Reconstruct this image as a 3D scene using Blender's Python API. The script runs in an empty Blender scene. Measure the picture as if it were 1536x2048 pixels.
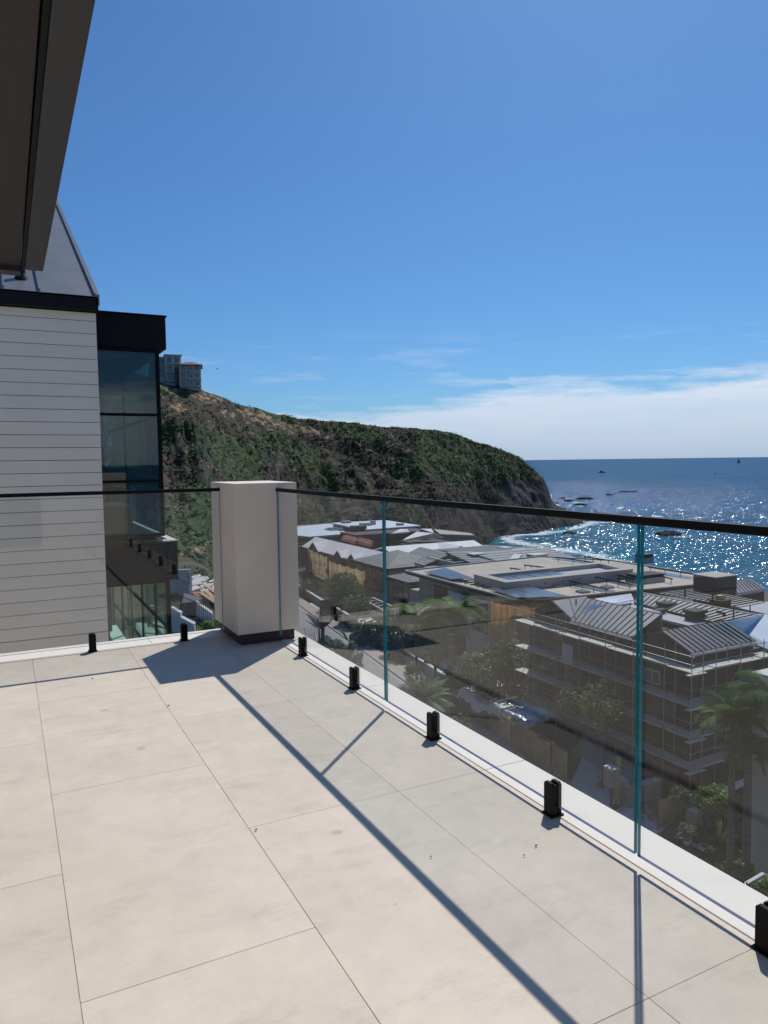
import bpy, math, random
import numpy as np
from mathutils import Vector, Matrix, noise
random.seed(7); rng = np.random.default_rng(7)
S = bpy.context.scene
COL = S.collection

# ------------------------------------------------------------------ camera
F_PX, CAM = 1466.44, np.array([0.0, 0.0, 1.35])
PITCH, ROLL, YAW = 0.0684343, -0.0129419, 0.4750419
_cy, _sy = math.cos(YAW), math.sin(YAW)
FWD = np.array([_sy*math.cos(PITCH), _cy*math.cos(PITCH), -math.sin(PITCH)])
_rt = np.array([_cy, -_sy, 0.0]); _up = np.cross(_rt, FWD)
RIGHT = math.cos(ROLL)*_rt + math.sin(ROLL)*_up
UP = -math.sin(ROLL)*_rt + math.cos(ROLL)*_up
cam_data = bpy.data.cameras.new('camera'); cam = bpy.data.objects.new('camera', cam_data)
COL.objects.link(cam); S.camera = cam
cam_data.sensor_fit = 'HORIZONTAL'; cam_data.sensor_width = 36.0
cam_data.lens = 36.0*F_PX/1536; cam_data.clip_start = 0.05; cam_data.clip_end = 120000
m = Matrix.Identity(4)
for i in range(3):
    m[i][0], m[i][1], m[i][2], m[i][3] = RIGHT[i], UP[i], -FWD[i], CAM[i]
cam.matrix_world = m

# ------------------------------------------------------------------ world, sun, exposure
SUN = Vector((0.66, 0.64, 1.16)).normalized()
SUN_EL = math.asin(SUN.z); SUN_AZ = math.atan2(SUN.x, SUN.y)
W = bpy.data.worlds.new('World'); S.world = W; W.use_nodes = True
nt = W.node_tree; nt.nodes.clear()
def N(t, **kw):
    n = nt.nodes.new(t)
    for k, v in kw.items(): setattr(n, k, v)
    return n
def L(a, b): nt.links.new(a, b)
def M_(op, a, b=None, c=None, clamp=False):
    n = N('ShaderNodeMath', operation=op); n.use_clamp = clamp
    for i, v in enumerate((a, b, c)):
        if v is None: continue
        if isinstance(v, (int, float)): n.inputs[i].default_value = v
        else: L(v, n.inputs[i])
    return n.outputs[0]
sky = N('ShaderNodeTexSky', sky_type='NISHITA', sun_disc=False)
sky.sun_elevation = SUN_EL; sky.sun_rotation = SUN_AZ; sky.altitude = 30
sky.air_density = 1.0; sky.dust_density = 0.6; sky.ozone_density = 3.0
tc = N('ShaderNodeTexCoord'); sep = N('ShaderNodeSeparateXYZ'); L(tc.outputs['Generated'], sep.inputs[0])
X, Y, Z = sep.outputs
# sea cloud bank low on the horizon, thicker towards the right (the open sea)
az = M_('ARCTAN2', X, Y)
mp = N('ShaderNodeMapping'); mp.inputs['Scale'].default_value = (2.2, 2.2, 15)
L(tc.outputs['Generated'], mp.inputs[0])
n1 = N('ShaderNodeTexNoise'); n1.inputs['Scale'].default_value = 2.6; n1.inputs['Detail'].default_value = 8; n1.inputs['Roughness'].default_value = 0.55
L(mp.outputs[0], n1.inputs['Vector'])
n2 = N('ShaderNodeTexNoise'); n2.inputs['Scale'].default_value = 5.5; n2.inputs['Detail'].default_value = 9; n2.inputs['Roughness'].default_value = 0.62
mp2 = N('ShaderNodeMapping'); mp2.inputs['Scale'].default_value = (1.0, 1.0, 9); mp2.inputs['Rotation'].default_value = (0.05, -0.06, 0)
L(tc.outputs['Generated'], mp2.inputs[0]); L(mp2.outputs[0], n2.inputs['Vector'])
top = M_('ADD', M_('MULTIPLY', M_('SUBTRACT', az, 0.30, clamp=False), 0.075), 0.073)
top = M_('MINIMUM', M_('MAXIMUM', top, 0.045), 0.118)
d = M_('SUBTRACT', top, Z)                                   # >0 inside the bank
d = M_('ADD', d, M_('MULTIPLY', M_('SUBTRACT', n1.outputs[0], 0.5), 0.12))
d = M_('ADD', d, M_('MULTIPLY', M_('SUBTRACT', n2.outputs[0], 0.5), 0.06))
bank = M_('MULTIPLY', M_('DIVIDE', d, 0.026), 1.0, clamp=True)
bank = M_('MULTIPLY', bank, M_('ADD', M_('MULTIPLY', n2.outputs[0], 0.70), 0.55, clamp=True))
# thin wisps above the bank
wz = M_('SUBTRACT', 1.0, M_('MULTIPLY', M_('ABSOLUTE', M_('SUBTRACT', Z, 0.115)), 16.0), clamp=True)
wisp = M_('MULTIPLY', M_('MULTIPLY', M_('SUBTRACT', n2.outputs[0], 0.53, clamp=True), 2.0), wz, clamp=True)
mask = M_('MULTIPLY', M_('MAXIMUM', bank, wisp), 0.92, clamp=True)
mix = N('ShaderNodeMix', data_type='RGBA'); L(mask, mix.inputs[0])
tint = N('ShaderNodeMix', data_type='RGBA', blend_type='MULTIPLY'); tint.inputs[0].default_value = 1.0
L(sky.outputs[0], tint.inputs[6]); tint.inputs[7].default_value = (0.41, 0.71, 1.02, 1)
L(tint.outputs[2], mix.inputs[6])
cc_ = N('ShaderNodeMix', data_type='RGBA'); L(M_('MULTIPLY', Z, 11.0, clamp=True), cc_.inputs[0])     # cloud: bluish at its hazy foot, whiter towards its top
cc_.inputs[6].default_value = (5.2, 6.3, 8.2, 1); cc_.inputs[7].default_value = (8.2, 8.9, 10.2, 1); L(cc_.outputs[2], mix.inputs[7])
bg = N('ShaderNodeBackground'); bg.inputs[1].default_value = 0.082
out = N('ShaderNodeOutputWorld'); L(mix.outputs[2], bg.inputs[0]); L(bg.outputs[0], out.inputs[0])
sun_d = bpy.data.lights.new('sun', 'SUN'); sun_d.energy = 2.8; sun_d.angle = math.radians(0.53); sun_d.color = (1.0, 0.98, 0.94)
sun = bpy.data.objects.new('sun', sun_d); COL.objects.link(sun)
sun.rotation_euler = SUN.to_track_quat('Z', 'Y').to_euler(); sun.location = (20, 20, 60)
S.view_settings.view_transform = 'Standard'; S.view_settings.look = 'None'
S.view_settings.exposure = 0.14; S.view_settings.gamma = 1.0; S.view_settings.use_curve_mapping = False
S.render.engine = 'CYCLES'
S.cycles.max_bounces = 12; S.cycles.transparent_max_bounces = 24; S.cycles.glossy_bounces = 5
S.cycles.caustics_reflective = False; S.cycles.caustics_refractive = False

# ------------------------------------------------------------------ survey helpers (image direction -> world point)
def ray(x, y): return (x-768)/F_PX*RIGHT + (1024-y)/F_PX*UP + FWD
def onz(x, y, z): r = ray(x, y); return CAM + r*((z-CAM[2])/r[2])
def onx(x, y, X_): r = ray(x, y); return CAM + r*(X_/r[0])
def ony(x, y, Y_): r = ray(x, y); return CAM + r*(Y_/r[1])
def ond(x, y, D): return CAM + ray(x, y)*D
def proj(P):
    q = np.asarray(P, float) - CAM
    f = q @ FWD
    return 768 + F_PX*(q @ RIGHT)/f, 1024 - F_PX*(q @ UP)/f, f
def sstep(a, b, v):
    t = np.clip((np.asarray(v, float)-a)/(b-a), 0, 1); return t*t*(3-2*t)
def ucoord(x, y): return x - 0.114*(y-32)
def gz(x, y):
    """height of the natural ground"""
    u = ucoord(x, y)
    z = -9.0 - 11.0*sstep(11, 24, u)
    z = np.where(y < 18, np.minimum(z, -9.0 - 11.0*sstep(9, 22, u)), z)
    xe = x + 42*(1-sstep(70, 150, y))
    z = z - 6.6*sstep(78, 150, xe) - 3.0*sstep(146, 175, xe)
    return z
def ghit(px_, py_, dz=0.0):
    r = ray(px_, py_); t = 3.0
    while t < 400:
        p = CAM + r*t
        if p[2] < float(gz(p[0], p[1])) + dz: return p
        t += 0.15
    return CAM + r*60

# ------------------------------------------------------------------ materials
MATS = {}
def mat(name, col, rough=0.7, var=0.0, vscale=4.0, bump=0.0, bscale=30.0, metal=0.0, col2=None, obj_var=0.0, spec=0.5, detail=6.0, stretch=None):
    if name in MATS: return MATS[name]
    mt = bpy.data.materials.new(name); mt.use_nodes = True; t = mt.node_tree; n = t.nodes; l = t.links
    b = n['Principled BSDF']; b.inputs['Base Color'].default_value = (*col, 1)
    b.inputs['Roughness'].default_value = rough; b.inputs['Metallic'].default_value = metal
    b.inputs['Specular IOR Level'].default_value = spec
    co = n.new('ShaderNodeTexCoord')
    src = co.outputs['Object']
    if stretch:
        mpn = n.new('ShaderNodeMapping'); mpn.inputs['Scale'].default_value = stretch
        l.new(src, mpn.inputs[0]); src = mpn.outputs[0]
    if var > 0 or col2:
        nz = n.new('ShaderNodeTexNoise'); nz.inputs['Scale'].default_value = vscale; nz.inputs['Detail'].default_value = detail
        nz.inputs['Roughness'].default_value = 0.62
        l.new(src, nz.inputs['Vector'])
        rp = n.new('ShaderNodeValToRGB'); l.new(nz.outputs[0], rp.inputs[0])
        c2 = col2 or tuple(c*(1-var) for c in col); c1 = tuple(min(1, c*(1+var)) for c in col) if not col2 else col
        rp.color_ramp.elements[0].position = 0.32; rp.color_ramp.elements[1].position = 0.68
        rp.color_ramp.elements[0].color = (*c2, 1); rp.color_ramp.elements[1].color = (*c1, 1)
        last = rp.outputs[0]
    else:
        rgb = n.new('ShaderNodeRGB'); rgb.outputs[0].default_value = (*col, 1); last = rgb.outputs[0]
    if obj_var > 0:
        oi = n.new('ShaderNodeObjectInfo'); mr = n.new('ShaderNodeMapRange'); l.new(oi.outputs['Random'], mr.inputs[0])
        mr.inputs[3].default_value = 1-obj_var; mr.inputs[4].default_value = 1+obj_var
        hs = n.new('ShaderNodeHueSaturation'); l.new(last, hs.inputs['Color']); l.new(mr.outputs[0], hs.inputs['Value']); last = hs.outputs[0]
    l.new(last, b.inputs['Base Color'])
    if bump > 0:
        nb = n.new('ShaderNodeTexNoise'); nb.inputs['Scale'].default_value = bscale; nb.inputs['Detail'].default_value = 5
        l.new(src, nb.inputs['Vector'])
        bp = n.new('ShaderNodeBump'); bp.inputs['Strength'].default_value = 1.0; bp.inputs['Distance'].default_value = bump
        l.new(nb.outputs[0], bp.inputs['Height']); l.new(bp.outputs[0], b.inputs['Normal'])
    MATS[name] = mt
    return mt
def attr_mat(name, rough=0.85, bump=0.0, bscale=2.0, var=0.25, vscale=3.0, attr='tone', trans=0.0):
    """colour from a point colour attribute (what grows / lies there) plus fine noise"""
    mt = bpy.data.materials.new(name); mt.use_nodes = True; t = mt.node_tree; n = t.nodes; l = t.links
    b = n['Principled BSDF']; b.inputs['Roughness'].default_value = rough; b.inputs['Specular IOR Level'].default_value = 0.25
    a = n.new('ShaderNodeAttribute'); a.attribute_name = attr
    co = n.new('ShaderNodeTexCoord')
    nz = n.new('ShaderNodeTexNoise'); nz.inputs['Scale'].default_value = vscale; nz.inputs['Detail'].default_value = 7; l.new(co.outputs['Object'], nz.inputs['Vector'])
    mr = n.new('ShaderNodeMapRange'); l.new(nz.outputs[0], mr.inputs[0]); mr.inputs[1].default_value = 0.3; mr.inputs[2].default_value = 0.7
    mr.inputs[3].default_value = 1-var; mr.inputs[4].default_value = 1+var
    hs = n.new('ShaderNodeHueSaturation'); l.new(a.outputs['Color'], hs.inputs['Color']); l.new(mr.outputs[0], hs.inputs['Value'])
    l.new(hs.outputs[0], b.inputs['Base Color'])
    if bump:
        nb = n.new('ShaderNodeTexNoise'); nb.inputs['Scale'].default_value = bscale; nb.inputs['Detail'].default_value = 8; l.new(co.outputs['Object'], nb.inputs['Vector'])
        bp = n.new('ShaderNodeBump'); bp.inputs['Strength'].default_value = 1; bp.inputs['Distance'].default_value = bump
        l.new(nb.outputs[0], bp.inputs['Height']); l.new(bp.outputs[0], b.inputs['Normal'])
    if trans:
        tl = n.new('ShaderNodeBsdfTranslucent'); l.new(hs.outputs[0], tl.inputs[0]); ms = n.new('ShaderNodeMixShader'); ms.inputs[0].default_value = trans
        l.new(b.outputs[0], ms.inputs[1]); l.new(tl.outputs[0], ms.inputs[2]); l.new(ms.outputs[0], n['Material Output'].inputs[0])
    MATS[name] = mt
    return mt
def glass(name, tint=(0.975, 0.985, 0.982), ior=1.5, rough=0.0):
    """clear pane: Fresnel reflection over a tinted straight-through transmission, both faces of the slab alike"""
    mt = bpy.data.materials.new(name); mt.use_nodes = True; t = mt.node_tree; n = t.nodes; l = t.links
    n.remove(n['Principled BSDF'])
    g = n.new('ShaderNodeNewGeometry'); ma = n.new('ShaderNodeMath'); ma.operation = 'MULTIPLY_ADD'
    l.new(g.outputs['Backfacing'], ma.inputs[0]); ma.inputs[1].default_value = 1/ior-ior; ma.inputs[2].default_value = ior
    fr = n.new('ShaderNodeFresnel'); l.new(ma.outputs[0], fr.inputs[0])
    tr = n.new('ShaderNodeBsdfTransparent'); tr.inputs[0].default_value = (*tint, 1)
    gl = n.new('ShaderNodeBsdfGlossy'); gl.inputs['Roughness'].default_value = rough; gl.inputs[0].default_value = (1, 1, 1, 1)
    ms = n.new('ShaderNodeMixShader'); l.new(fr.outputs[0], ms.inputs[0]); l.new(tr.outputs[0], ms.inputs[1]); l.new(gl.outputs[0], ms.inputs[2])
    l.new(ms.outputs[0], n['Material Output'].inputs[0]); MATS[name] = mt
    return mt

M = {}
M['grout'] = mat('grout', (0.62, 0.54, 0.44), 0.9)
M['black'] = mat('black_metal', (0.007, 0.007, 0.008), 0.5, spec=0.14)
M['blackmatte'] = mat('black_matte', (0.010, 0.011, 0.013), 0.65, spec=0.2)
M['siding'] = mat('siding_paint', (0.90, 0.82, 0.70), 0.6, var=0.03, vscale=2.0, obj_var=0.015)
M['stucco'] = mat('stucco', (0.92, 0.79, 0.64), 0.85, var=0.035, vscale=3.0, bump=0.0006, bscale=160)
M['ownwall'] = mat('charcoal_cladding', (0.30, 0.28, 0.26), 0.7, var=0.1, vscale=2)
M['plinth'] = mat('plinth_brown', (0.055, 0.03, 0.027), 0.6, var=0.15, vscale=9)
M['coping'] = mat('coping_stone', (0.89, 0.82, 0.71), 0.7, var=0.03, vscale=5, bump=0.0003, bscale=120)
M['zinc'] = mat('zinc_roof', (0.20, 0.20, 0.20), 0.42, var=0.10, vscale=3.5, metal=0.35, obj_var=0.04)
M['seamroof'] = mat('dark_seam_roof', (0.085, 0.105, 0.140), 0.5, var=0.10, vscale=1.2, obj_var=0.05, spec=0.5)
M['seam'] = mat('seam_shade', (0.012, 0.012, 0.014), 0.6)  # near-black colour paints in the shadow side of the raised seams
M['eave'] = mat('eave_metal', (0.042, 0.042, 0.044), 0.5, var=0.04, vscale=1.5)
M['soffit'] = mat('soffit_board', (0.036, 0.026, 0.023), 0.6, var=0.12, vscale=3, stretch=(14, 0.8, 1), obj_var=0.05)
M['edge'] = mat('glass_edge', (0.010, 0.27, 0.32), 0.15, var=0.35, vscale=9)
M['edgedark'] = mat('glass_underside', (0.05, 0.07, 0.16), 0.3)
M['glass'] = glass('balustrade_glass', ior=1.40)
M['winglass'] = glass('window_glass', (0.52, 0.62, 0.62), 1.6)
M['lowglass'] = glass('stair_glass', (0.86, 0.95, 0.92), 1.5)
M['pane'] = mat('far_pane', (0.03, 0.04, 0.05), 0.08, spec=0.9)
M['white'] = mat('white_render', (0.62, 0.60, 0.56), 0.85, var=0.05, vscale=1.5)
M['membrane'] = mat('pale_membrane', (0.62, 0.70, 0.78), 0.7, var=0.07, vscale=0.9, bump=0.01, bscale=2.2)
M['greyflat'] = mat('grey_flat_roof', (0.42, 0.42, 0.43), 0.8, var=0.10, vscale=0.5)
M['blueflat'] = mat('pale_blue_roof', (0.50, 0.60, 0.72), 0.6, var=0.12, vscale=0.22, col2=(0.66, 0.68, 0.70))
M['shingle_w'] = mat('white_underlay', (0.80, 0.76, 0.74), 0.75, var=0.10, vscale=1.2)
M['shingle_g'] = mat('grey_slate', (0.23, 0.225, 0.215), 0.75, var=0.30, vscale=2.5, obj_var=0.1)
M['slate_pale'] = mat('pale_stone_slate', (0.34, 0.335, 0.32), 0.8, var=0.3, vscale=1.8, obj_var=0.1)
M['darkwall'] = mat('dark_house_wrap', (0.032, 0.031, 0.031), 0.8, var=0.2, vscale=0.5)
M['brownwall'] = mat('brown_sheathing', (0.10, 0.062, 0.048), 0.85, var=0.22, vscale=0.5)
M['greywall'] = mat('grey_render', (0.30, 0.29, 0.275), 0.85, var=0.08, vscale=0.6)
M['concrete'] = mat('raw_concrete', (0.36, 0.36, 0.36), 0.85, var=0.12, vscale=0.9)
M['tanroof'] = mat('tan_gravel_roof', (0.48, 0.41, 0.33), 0.85, var=0.12, vscale=0.45)
M['tanwall'] = mat('tan_parapet', (0.46, 0.40, 0.35), 0.85, var=0.1, vscale=0.5)
M['netting'] = mat('tan_netting', (0.80, 0.57, 0.30), 0.85, var=0.2, vscale=0.6, bump=0.05, bscale=0.8)
M['netdark'] = mat('brown_screen', (0.50, 0.33, 0.19), 0.8, var=0.25, vscale=0.8)
M['solar'] = mat('solar_glass', (0.10, 0.115, 0.14), 0.22, spec=0.9)
M['teal'] = mat('teal_skylight', (0.22, 0.42, 0.46), 0.25)
M['steel'] = mat('scaffold_steel', (0.33, 0.32, 0.31), 0.45, metal=0.6)
M['plank'] = mat('scaffold_plank', (0.52, 0.50, 0.42), 0.8, var=0.15, vscale=1.5, obj_var=0.1)
M['wood'] = mat('raw_wood', (0.42, 0.27, 0.16), 0.8, var=0.25, vscale=3, obj_var=0.2)
M['redwood'] = mat('orange_wood', (0.30, 0.12, 0.05), 0.7, var=0.25, vscale=2, obj_var=0.12)
M['clay'] = mat('clay_tile', (0.30, 0.10, 0.06), 0.8, var=0.25, vscale=5, obj_var=0.2)
M['asphalt'] = mat('asphalt', (0.30, 0.29, 0.28), 0.9, var=0.12, vscale=0.6)
M['pave'] = mat('pink_pavement', (0.40, 0.325, 0.275), 0.85, var=0.10, vscale=0.9, obj_var=0.05)
M['kerb'] = mat('kerb', (0.36, 0.35, 0.33), 0.85, var=0.12, vscale=1.1)
M['slab'] = mat('stepping_stone', (0.68, 0.63, 0.56), 0.8, var=0.08, vscale=2, obj_var=0.05)
M['rock'] = mat('dark_sea_rock', (0.018, 0.015, 0.013), 0.8, spec=0.1, var=0.4, vscale=0.5, bump=0.4, bscale=0.7)
M['rubble'] = mat('white_rubble', (0.55, 0.55, 0.54), 0.9, var=0.45, vscale=1.4, bump=0.05, bscale=3)
def translucent(mt, w):
    t = mt.node_tree; b = t.nodes['Principled BSDF']; tl = t.nodes.new('ShaderNodeBsdfTranslucent'); ms = t.nodes.new('ShaderNodeMixShader'); ms.inputs[0].default_value = w
    t.links.new(b.inputs['Base Color'].links[0].from_socket, tl.inputs[0]); t.links.new(b.outputs[0], ms.inputs[1]); t.links.new(tl.outputs[0], ms.inputs[2]); t.links.new(ms.outputs[0], t.nodes['Material Output'].inputs[0])
translucent(M['netting'], .5); translucent(M['netdark'], .5)
M['foil'] = mat('silver_sheet', (0.50, 0.51, 0.53), 0.40, metal=0.2, var=0.1, vscale=1.5)
M['bark'] = mat('bark', (0.10, 0.075, 0.055), 0.9, var=0.3, vscale=4, bump=0.01, bscale=14)
M['palmtrunk'] = mat('palm_trunk', (0.16, 0.135, 0.11), 0.9, var=0.25, vscale=2, bump=0.02, bscale=6, stretch=(1, 1, 5))
M['red'] = mat('terracotta_roof', (0.20, 0.085, 0.06), 0.8, var=0.2, vscale=1)
M['cone'] = mat('cone_orange', (0.75, 0.10, 0.03), 0.5)
M['yellow'] = mat('yellow_paint', (0.50, 0.38, 0.06), 0.6, var=0.15, vscale=2)
M['beige'] = mat('beige_wall', (0.45, 0.42, 0.37), 0.85, var=0.06, vscale=0.8)
M['sand'] = mat('pale_hill_wall', (0.55, 0.55, 0.53), 0.85, var=0.1, vscale=0.5)
M['interior'] = mat('interior_white', (0.78, 0.82, 0.78), 0.8, var=0.05, vscale=0.7)
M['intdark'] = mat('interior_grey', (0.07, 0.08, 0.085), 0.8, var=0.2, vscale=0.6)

# limestone floor tile: faint clouding, veins, spots; tint differs from tile to tile
def limestone():
    mt = bpy.data.materials.new('limestone_tile'); mt.use_nodes = True; t = mt.node_tree; n = t.nodes; l = t.links
    b = n['Principled BSDF']; b.inputs['Roughness'].default_value = 0.62; b.inputs['Specular IOR Level'].default_value = 0.3
    g = n.new('ShaderNodeNewGeometry'); P = g.outputs['Position']; oi = n.new('ShaderNodeObjectInfo')
    add = n.new('ShaderNodeVectorMath'); add.operation = 'ADD'; l.new(P, add.inputs[0])
    cx = n.new('ShaderNodeCombineXYZ'); mm = n.new('ShaderNodeMath'); mm.operation = 'MULTIPLY'; mm.inputs[1].default_value = 40
    l.new(oi.outputs['Random'], mm.inputs[0]); l.new(mm.outputs[0], cx.inputs[2]); l.new(cx.outputs[0], add.inputs[1]); V = add.outputs[0]
    def nz(scale, det, ro, lo, hi, a, bb, vec=V):
        x = n.new('ShaderNodeTexNoise'); x.inputs['Scale'].default_value = scale; x.inputs['Detail'].default_value = det; x.inputs['Roughness'].default_value = ro
        l.new(vec, x.inputs['Vector']); r = n.new('ShaderNodeMapRange'); l.new(x.outputs[0], r.inputs[0])
        r.inputs[1].default_value = lo; r.inputs[2].default_value = hi; r.inputs[3].default_value = a; r.inputs[4].default_value = bb
        return r.outputs[0]
    def mul(a, bb):
        x = n.new('ShaderNodeMath'); x.operation = 'MULTIPLY'; l.new(a, x.inputs[0])
        if isinstance(bb, float): x.inputs[1].default_value = bb
        else: l.new(bb, x.inputs[1])
        return x.outputs[0]
    v = mul(nz(2.3, 6, 0.6, 0.3, 0.7, 0.915, 1.05), nz(11, 7, 0.7, 0.35, 0.7, 1.03, 0.925))
    v = mul(v, nz(95, 3, 0.6, 0.3, 0.75, 1.015, 0.975))
    st = n.new('ShaderNodeMapping'); st.inputs['Scale'].default_value = (1.2, 3.6, 1); st.inputs['Rotation'].default_value = (0, 0, 0.35); l.new(V, st.inputs[0])
    v = mul(v, nz(2.2, 8, 0.75, 0.54, 0.72, 1.0, 0.84, st.outputs[0]))
    # small dried spots
    vo = n.new('ShaderNodeTexVoronoi'); vo.inputs['Scale'].default_value = 2.6; l.new(P, vo.inputs['Vector'])
    wob = n.new('ShaderNodeTexNoise'); wob.inputs['Scale'].default_value = 30; l.new(P, wob.inputs['Vector'])
    ad = n.new('ShaderNodeMath'); ad.operation = 'MULTIPLY_ADD'; l.new(wob.outputs[0], ad.inputs[0]); ad.inputs[1].default_value = 0.05; l.new(vo.outputs['Distance'], ad.inputs[2])
    sp = n.new('ShaderNodeMapRange'); l.new(ad.outputs[0], sp.inputs[0]); sp.inputs[1].default_value = 0.072; sp.inputs[2].default_value = 0.088; sp.inputs[3].default_value = 0.0; sp.inputs[4].default_value = 1.0
    sel = n.new('ShaderNodeSeparateColor'); l.new(vo.outputs['Color'], sel.inputs[0])
    gt = n.new('ShaderNodeMath'); gt.operation = 'GREATER_THAN'; l.new(sel.outputs[0], gt.inputs[0]); gt.inputs[1].default_value = 0.68
    mx = n.new('ShaderNodeMath'); mx.operation = 'MAXIMUM'; l.new(sp.outputs[0], mx.inputs[0]); l.new(gt.outputs[0], mx.inputs[1])
    r2 = n.new('ShaderNodeMapRange'); l.new(mx.outputs[0], r2.inputs[0]); r2.inputs[3].default_value = 0.78; r2.inputs[4].default_value = 1.0
    v = mul(v, r2.outputs[0])
    v3 = n.new('ShaderNodeTexVoronoi'); v3.inputs['Scale'].default_value = 9; l.new(P, v3.inputs['Vector'])
    s3 = n.new('ShaderNodeMapRange'); l.new(v3.outputs['Distance'], s3.inputs[0]); s3.inputs[1].default_value = 0.03; s3.inputs[2].default_value = 0.05; s3.inputs[3].default_value = 0.66; s3.inputs[4].default_value = 1.0
    sc3 = n.new('ShaderNodeSeparateColor'); l.new(v3.outputs['Color'], sc3.inputs[0]); g3 = n.new('ShaderNodeMath'); g3.operation = 'GREATER_THAN'; l.new(sc3.outputs[1], g3.inputs[0]); g3.inputs[1].default_value = 0.22
    m3 = n.new('ShaderNodeMath'); m3.operation = 'MAXIMUM'; l.new(s3.outputs[0], m3.inputs[0]); l.new(g3.outputs[0], m3.inputs[1]); v = mul(v, m3.outputs[0])
    tv = n.new('ShaderNodeMapRange'); l.new(oi.outputs['Random'], tv.inputs[0]); tv.inputs[3].default_value = 0.975; tv.inputs[4].default_value = 1.02; v = mul(v, tv.outputs[0])
    hue = n.new('ShaderNodeMix'); hue.data_type = 'RGBA'; l.new(nz(1.4, 4, 0.5, 0.35, 0.65, 0.0, 1.0), hue.inputs[0])
    hue.inputs[6].default_value = (0.800, 0.690, 0.550, 1); hue.inputs[7].default_value = (0.805, 0.680, 0.548, 1)
    hs = n.new('ShaderNodeHueSaturation'); l.new(hue.outputs[2], hs.inputs['Color']); l.new(v, hs.inputs['Value']); l.new(hs.outputs[0], b.inputs['Base Color'])
    nb = n.new('ShaderNodeTexNoise'); nb.inputs['Scale'].default_value = 240; nb.inputs['Detail'].default_value = 3; l.new(P, nb.inputs['Vector'])
    bp = n.new('ShaderNodeBump'); bp.inputs['Distance'].default_value = 0.00035; l.new(nb.outputs[0], bp.inputs['Height']); l.new(bp.outputs[0], b.inputs['Normal'])
    return mt
M['tile'] = limestone()

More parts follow.
